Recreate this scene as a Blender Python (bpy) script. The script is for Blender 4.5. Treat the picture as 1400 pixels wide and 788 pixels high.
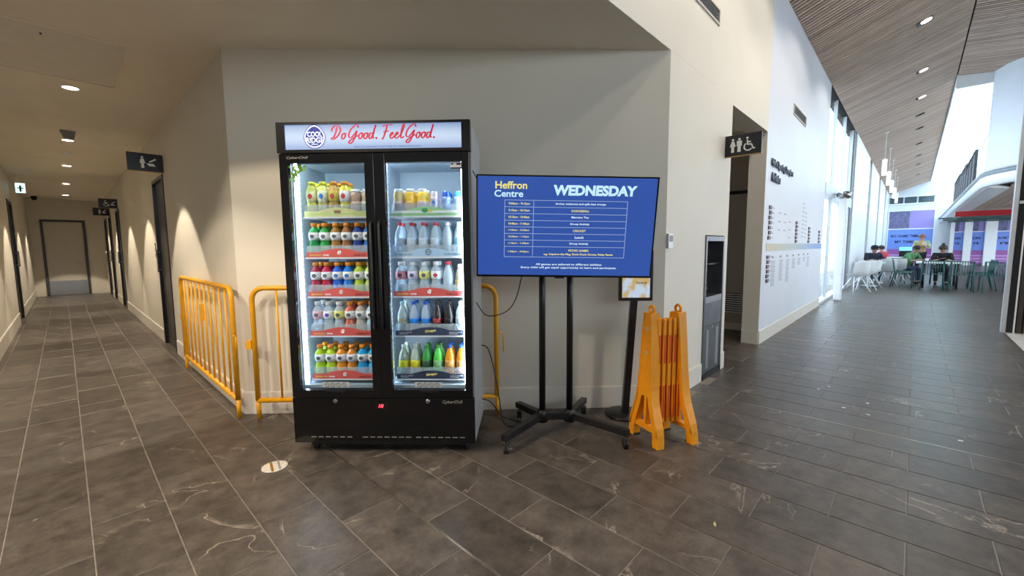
import bpy, bmesh, math, random
from mathutils import Vector, Matrix
random.seed(7)
PI = math.pi
S = bpy.context.scene
COL = S.collection
for o in list(bpy.data.objects): bpy.data.objects.remove(o)

# ------------------------------------------------------------------ camera
FPX = 578.48
RW = Matrix(((0.68710288, 0.07495668, -0.72268328), (-0.72651937, 0.06034607, -0.68449102), (-0.00769608, 0.99535916, 0.09592144)))
CAM = Vector((0, 0, 1.3))
cd = bpy.data.cameras.new('camera'); cam = bpy.data.objects.new('camera', cd); COL.objects.link(cam)
cd.sensor_width = 36; cd.lens = FPX / 1400 * 36; cd.clip_start = .05; cd.clip_end = 300
cam.matrix_world = Matrix.Translation(CAM) @ RW.to_4x4()
S.camera = cam

# ------------------------------------------------------------------ world, exposure
w = bpy.data.worlds.new('sky'); S.world = w; w.use_nodes = True
nt = w.node_tree; bg = nt.nodes['Background']
tc = nt.nodes.new('ShaderNodeTexCoord'); sp = nt.nodes.new('ShaderNodeSeparateXYZ'); cr = nt.nodes.new('ShaderNodeValToRGB')
nt.links.new(tc.outputs['Generated'], sp.inputs[0]); nt.links.new(sp.outputs['Z'], cr.inputs[0]); nt.links.new(cr.outputs[0], bg.inputs[0])
cr.color_ramp.elements[0].color = (.80, .90, 1, 1); cr.color_ramp.elements[1].color = (.62, .82, 1, 1)
bg.inputs[1].default_value = 4.2
S.view_settings.view_transform = 'Standard'; S.view_settings.look = 'None'
S.view_settings.gamma = 1; S.view_settings.use_curve_mapping = False
S.view_settings.exposure = 0.5

def spot(name, loc, energy, size, blend=.15, color=(1, .86, .68), r=.03, rot=(0, 0, 0), parent=None):
    d = bpy.data.lights.new(name, 'SPOT'); d.energy = energy; d.spot_size = math.radians(size); d.spot_blend = blend
    d.color = color; d.shadow_soft_size = r
    o = bpy.data.objects.new(name, d); COL.objects.link(o); o.location = loc; o.rotation_euler = rot
    if parent: o.parent = parent
    return o

# ------------------------------------------------------------------ materials
MATS = {}
def mat(name, col, rough=.5, metal=0, emit=None, es=0, noise=0, nscale=8, bump=0, bscale=60, coat=0, alpha=None, spec=.5, stretch=None):
    if name in MATS: return MATS[name]
    m = bpy.data.materials.new(name); m.use_nodes = True; t = m.node_tree; b = t.nodes['Principled BSDF']
    b.inputs['Base Color'].default_value = (*col, 1); b.inputs['Roughness'].default_value = rough; b.inputs['Metallic'].default_value = metal
    b.inputs['Specular IOR Level'].default_value = spec
    if coat: b.inputs['Coat Weight'].default_value = coat
    tcn = t.nodes.new('ShaderNodeTexCoord'); src = tcn.outputs['Object']
    if stretch:
        mp = t.nodes.new('ShaderNodeMapping'); mp.inputs['Scale'].default_value = stretch; t.links.new(src, mp.inputs[0]); src = mp.outputs[0]
    if noise:
        n = t.nodes.new('ShaderNodeTexNoise'); n.inputs['Scale'].default_value = nscale; n.inputs['Detail'].default_value = 4
        t.links.new(src, n.inputs['Vector'])
        r = t.nodes.new('ShaderNodeValToRGB'); r.color_ramp.elements[0].position = .3; r.color_ramp.elements[1].position = .7
        r.color_ramp.elements[0].color = (*[max(0, c * (1 - noise)) for c in col], 1); r.color_ramp.elements[1].color = (*[min(1, c * (1 + noise)) for c in col], 1)
        t.links.new(n.outputs['Fac'], r.inputs[0]); t.links.new(r.outputs[0], b.inputs['Base Color'])
    if bump:
        n = t.nodes.new('ShaderNodeTexNoise'); n.inputs['Scale'].default_value = bscale; t.links.new(src, n.inputs['Vector'])
        bp = t.nodes.new('ShaderNodeBump'); bp.inputs['Strength'].default_value = bump; bp.inputs['Distance'].default_value = .01
        t.links.new(n.outputs['Fac'], bp.inputs['Height']); t.links.new(bp.outputs[0], b.inputs['Normal'])
    if emit:
        b.inputs['Emission Color'].default_value = (*emit, 1); b.inputs['Emission Strength'].default_value = es
    if alpha is not None:
        out = t.nodes['Material Output']; tr = t.nodes.new('ShaderNodeBsdfTransparent'); mx = t.nodes.new('ShaderNodeMixShader')
        tr.inputs[0].default_value = (*[.5 + .5 * c for c in col], 1)
        mx.inputs[0].default_value = alpha; t.links.new(tr.outputs[0], mx.inputs[1]); t.links.new(b.outputs[0], mx.inputs[2]); t.links.new(mx.outputs[0], out.inputs[0])
    MATS[name] = m; return m

def glass_mat(name, tint=(1, 1, 1), refl=1.0):
    m = bpy.data.materials.new(name); m.use_nodes = True; t = m.node_tree; t.nodes.remove(t.nodes['Principled BSDF'])
    out = t.nodes['Material Output']; tr = t.nodes.new('ShaderNodeBsdfTransparent'); gl = t.nodes.new('ShaderNodeBsdfGlossy'); fr = t.nodes.new('ShaderNodeFresnel'); mx = t.nodes.new('ShaderNodeMixShader')
    tr.inputs[0].default_value = (*tint, 1); gl.inputs['Roughness'].default_value = .02; gl.inputs[0].default_value = (1, 1, 1, 1); fr.inputs[0].default_value = 1.3; ms = t.nodes.new('ShaderNodeMath'); ms.operation = 'MULTIPLY'; ms.inputs[1].default_value = refl
    t.links.new(fr.outputs[0], ms.inputs[0]); t.links.new(ms.outputs[0], mx.inputs[0]); t.links.new(tr.outputs[0], mx.inputs[1]); t.links.new(gl.outputs[0], mx.inputs[2]); t.links.new(mx.outputs[0], out.inputs[0])
    MATS[name] = m; return m

WALLB = mat('warm_white_paint', (.70, .655, .56), .55, bump=.03, bscale=120, noise=.02, nscale=2)
WALLW = mat('cool_white_paint', (.68, .72, .79), .45, bump=.02, bscale=120, noise=.02, nscale=1.5)
CEILP = mat('ceiling_paint', (.82, .75, .63), .7, bump=.03, bscale=90, noise=.03, nscale=2)
WHITE = mat('white_gloss', (.82, .84, .86), .3)
SKIRT = mat('skirting_paint', (.74, .70, .62), .35)
BLACK = mat('black_powdercoat', (.006, .006, .007), .35, noise=.2, nscale=30)
BLKGL = mat('black_gloss_panel', (.004, .004, .005), .12, noise=.1, nscale=10)
BLKFR = mat('black_door_frame', (.012, .012, .014), .3, noise=.2)
DKDOOR = mat('dark_door_leaf', (.02, .02, .023), .3, noise=.15)
STEEL = mat('brushed_steel', (.42, .42, .42), .28, 1, noise=.1, nscale=12, stretch=(1, 1, 40))
STEELD = mat('dark_steel', (.16, .165, .175), .35, .9, noise=.15, nscale=10)
SIDE = mat('fridge_side_steel', (.42, .43, .45), .4, .2, noise=.06, nscale=6)
YEL = mat('yellow_powdercoat', (.80, .37, .008), .38, noise=.1, nscale=14, bump=.04, bscale=40)
ORG = mat('orange_plastic', (.92, .35, .008), .4, noise=.07, nscale=9, bump=.05, bscale=60)
ORED = mat('red_reflective', (.72, .06, .015), .35, noise=.08, nscale=40)
GROUT = mat('grout', (.24, .21, .18), .8, noise=.2, nscale=20)
BRASS = mat('metal_joint', (.62, .56, .46), .3, 1, noise=.1)
RUB = mat('black_rubber', (.012, .012, .012), .6, noise=.2)
LENS = mat('downlight_lens', (1, 1, 1), .5, emit=(1, .86, .66), es=14)
LENSW = mat('atrium_lens', (1, 1, 1), .5, emit=(1, .95, .88), es=2.2)
DARK = mat('dark_void', (.01, .01, .01), .9, noise=.2)
FGL = glass_mat('fridge_glass', (.97, .99, 1), .35)
WGL = glass_mat('window_glass', (.95, .98, 1), .25)
CLR = mat('clear_plastic', (.85, .93, 1), .08, alpha=.22, noise=.02)
GREY = mat('mid_grey', (.25, .26, .27), .5, noise=.1)
TXTW = mat('white_lettering', (.85, .85, .85), .4, noise=.02)
TXTD = mat('navy_lettering', (.012, .015, .06), .4, noise=.05)
CABLE = mat('black_cable', (.01, .01, .01), .4, noise=.1)

def tile_mat():
    m = bpy.data.materials.new('slate_look_tile'); m.use_nodes = True; t = m.node_tree; b = t.nodes['Principled BSDF']; N = t.nodes.new; L = t.links.new
    geo = N('ShaderNodeNewGeometry'); oi = N('ShaderNodeObjectInfo')
    add = N('ShaderNodeMath'); add.operation = 'ADD'; L(oi.outputs['Random'], add.inputs[0]); L(geo.outputs['Random Per Island'], add.inputs[1])
    fr = N('ShaderNodeMath'); fr.operation = 'FRACT'; L(add.outputs[0], fr.inputs[0])
    sc = N('ShaderNodeMath'); sc.operation = 'MULTIPLY'; sc.inputs[1].default_value = 57.; L(fr.outputs[0], sc.inputs[0])
    cb = N('ShaderNodeCombineXYZ'); L(sc.outputs[0], cb.inputs[2]); L(sc.outputs[0], cb.inputs[0])
    va = N('ShaderNodeVectorMath'); va.operation = 'ADD'; L(geo.outputs['Position'], va.inputs[0]); L(cb.outputs[0], va.inputs[1])
    n1 = N('ShaderNodeTexNoise'); n1.inputs['Scale'].default_value = 9; n1.inputs['Detail'].default_value = 12; n1.inputs['Roughness'].default_value = .74; L(va.outputs[0], n1.inputs['Vector'])
    r1 = N('ShaderNodeValToRGB'); r1.color_ramp.elements[0].position = .36; r1.color_ramp.elements[1].position = .68
    r1.color_ramp.elements[0].color = (.046, .038, .032, 1); r1.color_ramp.elements[1].color = (.128, .106, .088, 1); L(n1.outputs['Fac'], r1.inputs[0])
    # veins: thin bands where a warped noise crosses its middle
    n2 = N('ShaderNodeTexNoise'); n2.inputs['Scale'].default_value = 1.6; n2.inputs['Detail'].default_value = 8; n2.inputs['Distortion'].default_value = .9; L(va.outputs[0], n2.inputs['Vector'])
    s2 = N('ShaderNodeMath'); s2.operation = 'SUBTRACT'; s2.inputs[1].default_value = .5; L(n2.outputs['Fac'], s2.inputs[0])
    a2 = N('ShaderNodeMath'); a2.operation = 'ABSOLUTE'; L(s2.outputs[0], a2.inputs[0])
    r2 = N('ShaderNodeValToRGB'); r2.color_ramp.elements[0].position = .0; r2.color_ramp.elements[1].position = .0055
    r2.color_ramp.elements[0].color = (1, 1, 1, 1); r2.color_ramp.elements[1].color = (0, 0, 0, 1); L(a2.outputs[0], r2.inputs[0])
    n3 = N('ShaderNodeTexNoise'); n3.inputs['Scale'].default_value = 3.; L(va.outputs[0], n3.inputs['Vector'])
    r3 = N('ShaderNodeValToRGB'); r3.color_ramp.elements[0].position = .50; r3.color_ramp.elements[1].position = .62; L(n3.outputs['Fac'], r3.inputs[0])
    mu = N('ShaderNodeMath'); mu.operation = 'MULTIPLY'; L(r2.outputs[0], mu.inputs[0]); L(r3.outputs[0], mu.inputs[1])
    mu2 = N('ShaderNodeMath'); mu2.operation = 'MULTIPLY'; mu2.inputs[1].default_value = .75; L(mu.outputs[0], mu2.inputs[0])
    mx = N('ShaderNodeMixRGB'); mx.inputs[2].default_value = (.42, .36, .29, 1); L(mu2.outputs[0], mx.inputs[0]); L(r1.outputs[0], mx.inputs[1])
    # slight tone shift from tile to tile
    mr = N('ShaderNodeMapRange'); mr.inputs[3].default_value = .8; mr.inputs[4].default_value = 1.2; L(fr.outputs[0], mr.inputs[0])
    m3 = N('ShaderNodeVectorMath'); m3.operation = 'SCALE'; L(mx.outputs[0], m3.inputs[0]); L(mr.outputs[0], m3.inputs['Scale'])
    L(m3.outputs[0], b.inputs['Base Color'])
    rr = N('ShaderNodeMapRange'); rr.inputs[3].default_value = .30; rr.inputs[4].default_value = .46; L(n1.outputs['Fac'], rr.inputs[0]); L(rr.outputs[0], b.inputs['Roughness'])
    bp = N('ShaderNodeBump'); bp.inputs['Strength'].default_value = .25; bp.inputs['Distance'].default_value = .004; L(n1.outputs['Fac'], bp.inputs['Height']); L(bp.outputs[0], b.inputs['Normal'])
    b.inputs['Specular IOR Level'].default_value = .4
    MATS['tile'] = m; return m
TILE = tile_mat()

def wood_mat(name, c1, c2, stretch):
    m = bpy.data.materials.new(name); m.use_nodes = True; t = m.node_tree; b = t.nodes['Principled BSDF']; N = t.nodes.new; L = t.links.new
    geo = N('ShaderNodeNewGeometry'); mp = N('ShaderNodeMapping'); mp.inputs['Scale'].default_value = stretch; L(geo.outputs['Position'], mp.inputs[0])
    n = N('ShaderNodeTexNoise'); n.inputs['Scale'].default_value = 3; n.inputs['Detail'].default_value = 6; L(mp.outputs[0], n.inputs['Vector'])
    ad = N('ShaderNodeMath'); ad.operation = 'MULTIPLY_ADD'; ad.inputs[1].default_value = .5; oi = N('ShaderNodeObjectInfo'); ad0 = N('ShaderNodeMath'); ad0.operation = 'ADD'; L(geo.outputs['Random Per Island'], ad0.inputs[0]); L(oi.outputs['Random'], ad0.inputs[1]); ad1 = N('ShaderNodeMath'); ad1.operation = 'FRACT'; L(ad0.outputs[0], ad1.inputs[0]); L(ad1.outputs[0], ad.inputs[0]); L(n.outputs['Fac'], ad.inputs[2])
    r = N('ShaderNodeValToRGB'); r.color_ramp.elements[0].position = .35; r.color_ramp.elements[1].position = 1.
    r.color_ramp.elements[0].color = (*c1, 1); r.color_ramp.elements[1].color = (*c2, 1); L(ad.outputs[0], r.inputs[0]); L(r.outputs[0], b.inputs['Base Color']); b.inputs['Roughness'].default_value = .5
    MATS[name] = m; return m
WOOD = wood_mat('timber_slat', (.36, .25, .19), (.62, .47, .37), (12, 1, 1))
WOODD = wood_mat('dark_timber', (.035, .025, .02), (.075, .055, .045), (8, 8, 1))

# ------------------------------------------------------------------ mesh builder
class MB:
    def __init__(s): s.v = []; s.f = []; s.smooth = []
    def add(s, vs, fs, sm=False):
        n = len(s.v); s.v += [tuple(v) for v in vs]; s.f += [tuple(i + n for i in f) for f in fs]; s.smooth += [sm] * len(fs); return s
    def box(s, x0, x1, y0, y1, z0, z1, M=None):
        vs = [(x, y, z) for z in (z0, z1) for y in (y0, y1) for x in (x0, x1)]
        if M: vs = [M @ Vector(v) for v in vs]
        return s.add(vs, [(0, 2, 3, 1), (4, 5, 7, 6), (0, 1, 5, 4), (2, 6, 7, 3), (0, 4, 6, 2), (1, 3, 7, 5)])
    def cbox(s, x0, x1, y0, y1, z0, z1, b=.004):   # box with all edges chamfered
        xs = ((x0, x0 + b), (x1, x1 - b)); ys = ((y0, y0 + b), (y1, y1 - b)); zs = ((z0, z0 + b), (z1, z1 - b))
        bm = bmesh.new(); bmesh.ops.create_cube(bm, size=1)
        for v in bm.verts: v.co = Vector(((x0 + x1) / 2 + v.co.x * (x1 - x0), (y0 + y1) / 2 + v.co.y * (y1 - y0), (z0 + z1) / 2 + v.co.z * (z1 - z0)))
        bmesh.ops.bevel(bm, geom=list(bm.edges), offset=b, segments=2, affect='EDGES', profile=.5)
        bm.verts.index_update()
        s.add([v.co for v in bm.verts], [[v.index for v in f.verts] for f in bm.faces]); bm.free(); return s
    def lathe(s, prof, n=16, c=(0, 0, 0), sm=True, M=None, cap=True):
        vs = []; fs = []
        for r, z in prof:
            for k in range(n):
                a = 2 * PI * k / n; p = Vector((c[0] + r * math.cos(a), c[1] + r * math.sin(a), c[2] + z)); vs.append(M @ p if M else p)
        for i in range(len(prof) - 1):
            for k in range(n): fs.append((i * n + k, i * n + (k + 1) % n, (i + 1) * n + (k + 1) % n, (i + 1) * n + k))
        s.add(vs, fs, sm); m = len(prof) - 1; b = len(s.v) - len(vs)
        if not cap: return s
        s.f += [tuple(b + k for k in range(n))[::-1], tuple(b + m * n + k for k in range(n))]; s.smooth += [False, False]; return s
    def tube(s, pts, r, n=8, closed=False):
        pts = [Vector(p) for p in pts]; m = len(pts); vs = []; up = None
        for i, p in enumerate(pts):
            if closed: t = pts[(i + 1) % m] - pts[i - 1]
            else: t = pts[min(i + 1, m - 1)] - pts[max(i - 1, 0)]
            t.normalize()
            if up is None: up = Vector((0, 0, 1)) if abs(t.z) < .9 else Vector((1, 0, 0))
            a = t.cross(up); a.normalize(); up = a.cross(t); up.normalize()
            rr = r[i] if isinstance(r, (list, tuple)) else r
            for k in range(n):
                q = 2 * PI * k / n; vs.append(p + a * math.cos(q) * rr + up * math.sin(q) * rr)
        fs = []
        for i in range(m if closed else m - 1):
            j = (i + 1) % m
            for k in range(n): fs.append((i * n + k, i * n + (k + 1) % n, j * n + (k + 1) % n, j * n + k))
        s.add(vs, fs, True)
        if not closed:
            b = len(s.v) - len(vs); s.f += [tuple(b + k for k in range(n))[::-1], tuple(b + (m - 1) * n + k for k in range(n))]; s.smooth += [False, False]
        return s
    def cyl(s, p, q, r, n=12): return s.tube([p, q], r, n)
    def prism(s, poly, d0, d1, axis='y'):   # poly in (x,z) extruded along y, or (x,y) along z
        n = len(poly)
        if axis == 'y': vs = [(x, d0, z) for x, z in poly] + [(x, d1, z) for x, z in poly]
        elif axis == 'z': vs = [(x, y, d0) for x, y in poly] + [(x, y, d1) for x, y in poly]
        else: vs = [(d0, y, z) for y, z in poly] + [(d1, y, z) for y, z in poly]
        return s.add(vs, [tuple(range(n)), tuple(range(n, 2 * n))[::-1]] + [(i, i + n, (i + 1) % n + n, (i + 1) % n) for i in range(n)])
    def build(s, name, m, parent=None, loc=None, rotz=0, fix=True):
        me = bpy.data.meshes.new(name); me.from_pydata(s.v, [], s.f)
        for p, sm in zip(me.polygons, s.smooth): p.use_smooth = sm
        if fix:
            bm = bmesh.new(); bm.from_mesh(me); bmesh.ops.recalc_face_normals(bm, faces=bm.faces); bm.to_mesh(me); bm.free()
        if m: me.materials.append(m)
        o = bpy.data.objects.new(name, me); COL.objects.link(o)
        if parent: o.parent = parent
        if loc: o.location = loc
        if rotz: o.rotation_euler.z = rotz
        return o
def thing(name, label, cat, loc=(0, 0, 0), rotz=0, group=None):
    o = bpy.data.objects.new(name, None); COL.objects.link(o); o.empty_display_size = .1
    o.location = loc; o.rotation_euler = (0, 0, rotz); o['label'] = label; o['category'] = cat
    if group: o['group'] = group
    return o
def tag(o, label, cat, group=None):
    o['label'] = label; o['category'] = cat
    if group: o['group'] = group
    return o
def struct(o, label=None, cat=None):
    o['kind'] = 'structure'
    if label: o['label'] = label
    if cat: o['category'] = cat
    return o
def dup(root, loc, rotz=0, label=None, group=None, scale=None):
    r = root.copy(); COL.objects.link(r); r.location = loc; r.rotation_euler = (0, 0, rotz)
    if label: r['label'] = label
    if group: r['group'] = group
    if scale: r.scale = scale
    for ch in list(root.children):
        c = ch.copy(); COL.objects.link(c); c.parent = r
        for g in list(ch.children):
            d = g.copy(); COL.objects.link(d); d.parent = c
    return r
def text(name, s, m, parent, cx, cz, w, h, y=-.001, bold=0, shear=0, extr=.0004, rot=0, align='c', fitw=True):
    cu = bpy.data.curves.new(name, 'FONT'); cu.body = s; cu.size = 1; cu.offset = bold; cu.shear = shear; cu.resolution_u = 3
    t = bpy.data.objects.new(name, cu); COL.objects.link(t); bpy.context.view_layer.update()
    me = bpy.data.meshes.new_from_object(t.evaluated_get(bpy.context.evaluated_depsgraph_get())); bpy.data.objects.remove(t); bpy.data.curves.remove(cu)
    xs = [v.co.x for v in me.vertices]; ys = [v.co.y for v in me.vertices]; x0, x1, y0, y1 = min(xs), max(xs), min(ys), max(ys)
    sy = h / (y1 - y0); sx = w / (x1 - x0) if fitw else sy
    ww = (x1 - x0) * sx; ox = cx - ww / 2 if align == 'c' else cx
    bm = bmesh.new(); bm.from_mesh(me)
    for v in bm.verts: v.co = Vector((ox + (v.co.x - x0) * sx, 0, cz - h / 2 + (v.co.y - y0) * sy))
    ex = bmesh.ops.extrude_face_region(bm, geom=list(bm.faces))
    for g in ex['geom']:
        if isinstance(g, bmesh.types.BMVert): g.co.y -= extr
    bmesh.ops.recalc_face_normals(bm, faces=bm.faces)
    if rot:
        R = Matrix.Rotation(rot, 4, 'Y'); c = Vector((cx, 0, cz))
        for v in bm.verts: v.co = R @ (v.co - c) + c
    bm.to_mesh(me); bm.free(); me.materials.clear(); me.materials.append(m)
    o = bpy.data.objects.new(name, me); COL.objects.link(o); o.parent = parent; o.location = (0, y, 0); return o
def ribbon(paths, wd, y0, y1):   # hand-lettered strokes in the xz plane with thickness
    mb = MB()
    for pts in paths:
        P = []
        n = len(pts)
        for i in range(n - 1):
            p0, p1, p2, p3 = pts[max(i - 1, 0)], pts[i], pts[i + 1], pts[min(i + 2, n - 1)]
            for k in range(5):
                t = k / 5
                P.append(tuple(.5 * (2 * p1[j] + (p2[j] - p0[j]) * t + (2 * p0[j] - 5 * p1[j] + 4 * p2[j] - p3[j]) * t * t + (3 * p1[j] - p0[j] - 3 * p2[j] + p3[j]) * t ** 3) for j in (0, 1)))
        P.append(pts[-1]); vs = []; m = len(P)
        for i, p in enumerate(P):
            a = P[max(i - 1, 0)]; b = P[min(i + 1, m - 1)]; dx, dz = b[0] - a[0], b[1] - a[1]; l = math.hypot(dx, dz) or 1
            # broad-brush look: heavier on the down strokes
            h = wd * (.55 + .6 * abs(dz / l)) / 2; nx, nz = -dz / l * h, dx / l * h
            vs += [(p[0] + nx, y0, p[1] + nz), (p[0] - nx, y0, p[1] - nz), (p[0] - nx, y1, p[1] - nz), (p[0] + nx, y1, p[1] + nz)]
        fs = []
        for i in range(m - 1):
            a = i * 4; b = a + 4
            for k in range(4): fs.append((a + k, a + (k + 1) % 4, b + (k + 1) % 4, b + k))
        fs += [(0, 1, 2, 3), (m * 4 - 4, m * 4 - 3, m * 4 - 2, m * 4 - 1)]
        mb.add(vs, fs)
    return mb
def project(p):
    c = RW.transposed() @ (Vector(p) - CAM)
    if c.z > -.05: return None
    return (700 + FPX * c.x / -c.z, 394 - FPX * c.y / -c.z)

# ------------------------------------------------------------------ floor
CH = 2.77; WY = 1.42; ZW = 4.55
fl_ = struct(MB().box(-4.5, 38.2, -9, 3.0, -.12, -.0028).box(-4.5, 2.3, 3.0, 4.6, -.12, -.0028).box(-4.5, 1.1, 4.6, 7, -.12, -.0028).box(-.8, 1.1, 7, 18.2, -.12, -.0028).box(4.3, 7.3, 3.0, 4.4, -.12, -.0028).build('floor', GROUT))
xs = []
x = 1.095
k = 0
while x < 38.0: xs.append((x, x + .2695, k)); x += .2695; k += 1
x = 1.095; k = 1
while x > -4.3: xs.append((x - .275, x, -k)); x -= .275; k += 1
tiles = []
for (x0, x1, k) in xs:
    per = .553 if k >= 0 else .56
    if k >= 0: ph = -.052 if k % 2 == 0 else .222
    else: ph = 2.47 if k % 2 else 2.19
    y = ph - per * 20
    while y < 18.1:
        y1 = y + per; ok = False; ym = (y + y1) / 2; xm = (x0 + x1) / 2
        if y > -9 and y1 < 1.8: ok = True
        if ym < 4.9 - xm and ym > -9: ok = True
        if xm < 1.1 and xm > -.8 and ym < 18.2 and ym > -9: ok = True
        if xm < 1.0 and ym < 6.5 and ym > -9: ok = True
        if 4.5 < xm < 7.2 and 1 < ym < 4: ok = True
        if ok: tiles.append((x0, x1, y, y1))
        y = y1
def area(t):
    ps = [project((a, b, 0)) for a, b in ((t[0], t[2]), (t[1], t[2]), (t[1], t[3]), (t[0], t[3]))]
    if any(p is None for p in ps): return 0
    cxp = sum(p[0] for p in ps) / 4; cyp = sum(p[1] for p in ps) / 4
    if not (-60 < cxp < 1460 and cyp < 850): return 0
    # hidden behind the angled wall
    if t[0] + t[2] > 4.9 and t[2] > 1.5: return 0
    return abs(sum(ps[i][0] * ps[(i + 1) % 4][1] - ps[(i + 1) % 4][0] * ps[i][1] for i in range(4))) / 2
tiles.sort(key=area, reverse=True)
def tile_geo(mb, x0, x1, y0, y1, g=.0024, b=.002):
    x0 += g; x1 -= g; y0 += g; y1 -= g
    vs = [(x0, y0, -.006), (x1, y0, -.006), (x1, y1, -.006), (x0, y1, -.006), (x0, y0, -.0015), (x1, y0, -.0015), (x1, y1, -.0015), (x0, y1, -.0015),
          (x0 + b, y0 + b, 0), (x1 - b, y0 + b, 0), (x1 - b, y1 - b, 0), (x0 + b, y1 - b, 0)]
    fs = [(8, 9, 10, 11)]
    for i in range(4):
        j = (i + 1) % 4; fs += [(i, j, 4 + j, 4 + i), (4 + i, 4 + j, 8 + j, 8 + i)]
    mb.add(vs, fs)
shared = {}
for t in tiles[:296]:
    key = (round(t[1] - t[0], 4), round(t[3] - t[2], 4))
    if key not in shared:
        mb = MB(); w_, h_ = key; tile_geo(mb, -w_ / 2, w_ / 2, -h_ / 2, h_ / 2); o = mb.build('floor_tile', TILE, fl_, fix=False); shared[key] = o
    else:
        o = shared[key].copy(); COL.objects.link(o)
    o.location = ((t[0] + t[1]) / 2, (t[2] + t[3]) / 2, 0)
mb = MB()
for t in tiles[296:]: tile_geo(mb, *t)
o = mb.build('floor_tile', TILE, fl_, fix=False); o['kind'] = 'stuff'
# movement joints
MB().box(1.0905, 1.0935, -3, 4.0, -.005, .0012).box(1.0965, 1.0995, -3, 4.0, -.005, .0012).build('metal_joint', BRASS, fl_)
MB().box(3.788, 3.793, -3, 1.40, -.005, .0012).build('metal_joint', BRASS, fl_)
MB().box(-.6, .9, 4.708, 4.714, -.005, .0012).build('metal_joint', BRASS, fl_)

# ------------------------------------------------------------------ near walls
xc, yc = .905, 3.775           # where the corridor wall meets the angled wall
x2 = 3.26
def wallbox(mb, a, b, t, z0, z1):   # wall slab from a to b (xy) with thickness t to its left
    d = Vector((b[0] - a[0], b[1] - a[1])); d.normalize(); n = Vector((-d.y, d.x)) * t
    poly = [a, b, (b[0] + n.x, b[1] + n.y), (a[0] + n.x, a[1] + n.y)]
    mb.prism(poly, z0, z1, 'z')
# corridor right wall with three door openings
D = [(6.70, 7.58), (12.65, 13.5), (15.0, 15.75), (16.5, 17.35)]
mb = MB(); y = yc
for a, b in D:
    mb.box(xc, xc + .14, y, a, 0, CH); mb.box(xc, xc + .14, a, b, 2.22, CH); y = b
mb.box(xc, xc + .14, y, 18.1, 0, CH)
struct(mb.build('wall_corridor_right', WALLB))
mb = MB(); mb.box(-.76, -.62, 6.9, 11.6, 0, CH); mb.box(-.76, -.62, 11.6, 12.6, 2.22, CH); mb.box(-.76, -.62, 12.6, 18.1, 0, CH); mb.box(-4.5, -.76, 6.9, 7.04, 0, CH)
struct(mb.build('wall_corridor_left', WALLB))
mb = MB(); mb.box(-.76, -.40, 18, 18.14, 0, CH); mb.box(.51, 1.05, 18, 18.14, 0, CH); mb.box(-.4, .51, 18, 18.14, 2.19, CH)
struct(mb.build('wall_corridor_end', WALLB)); struct(MB().box(-.8, 1.1, 18.16, 18.2, 0, CH).build('wall_end_light_block', WALLB)); struct(MB().box(1.6, 1.64, 5, 18.2, 0, CH).build('wall_side_light_block', WALLB))  # backing and side slabs: unseen, added behind the doors to block leaking light
mb = MB(); wallbox(mb, (xc, yc), (x2, WY), .14, 0, CH); struct(mb.build('wall_angled', WALLB))
# hall wall: fountain part, lintel, bulkhead over the soffit
mb = MB(); mb.box(x2, 4.13, WY, WY + .2, 0, CH); mb.box(4.66, 4.78, WY, WY + .2, 0, CH); mb.box(4.13, 4.66, WY, WY + .2, 1.40, CH); mb.box(4.13, 4.66, WY + .16, WY + .2, 0, 1.40)
mb.box(4.78, 6.2, WY, WY + .2, 2.72, CH)
mb.box(-4.5, 3.5, WY, WY + .14, CH + .001, 5.2); mb.box(3.5, 4.28, WY, WY + .14, 3.44, 5.2); mb.box(3.5, 4.28, WY, WY + .14, CH + .001, 3.30); mb.box(3.5, 4.28, WY + .1, WY + .14, 3.30, 3.44); mb.box(4.28, 6.2, WY, WY + .14, CH, 5.2)
struct(mb.build('wall_near_hall', WALLB))
mb = MB(); mb.box(6.2, 7.6, WY, WY + .2, 0, 5); mb.box(8.55, 11.05, WY, WY + .2, 0, 5); mb.box(7.6, 8.55, WY, WY + .2, 0, 3.235); mb.box(7.6, 8.55, WY, WY + .2, 3.39, 5); mb.box(7.6, 8.55, WY + .1, WY + .2, 3.235, 3.39)
struct(mb.build('wall_far_hall', WALLW))
# reveal paint on the jamb of the opening
struct(MB().box(6.192, 6.2, WY + .001, WY + .2, 0, 2.72).build('trim_2', WALLB))
# passage behind the opening
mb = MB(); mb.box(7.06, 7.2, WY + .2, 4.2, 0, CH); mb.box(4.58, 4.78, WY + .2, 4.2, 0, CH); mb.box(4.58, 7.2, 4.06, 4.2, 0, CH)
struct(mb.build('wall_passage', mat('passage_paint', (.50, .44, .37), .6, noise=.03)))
mb = MB(); mb.prism([(-4.5, WY + .001), (x2 + .06, WY + .001), (x2 + .1, WY + .1), (xc + .1, yc + .14), (-4.5, yc + .14)], CH, CH + .1, 'z'); mb.box(-4.5, 1.05, yc + .14, 7.04, CH, CH + .1); mb.box(-.76, 1.05, 7.04, 18.14, CH, CH + .1)
mb.box(4.58, 7.2, WY + .2, 4.2, CH, CH + .1)
struct(mb.build('ceiling', CEILP))
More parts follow.
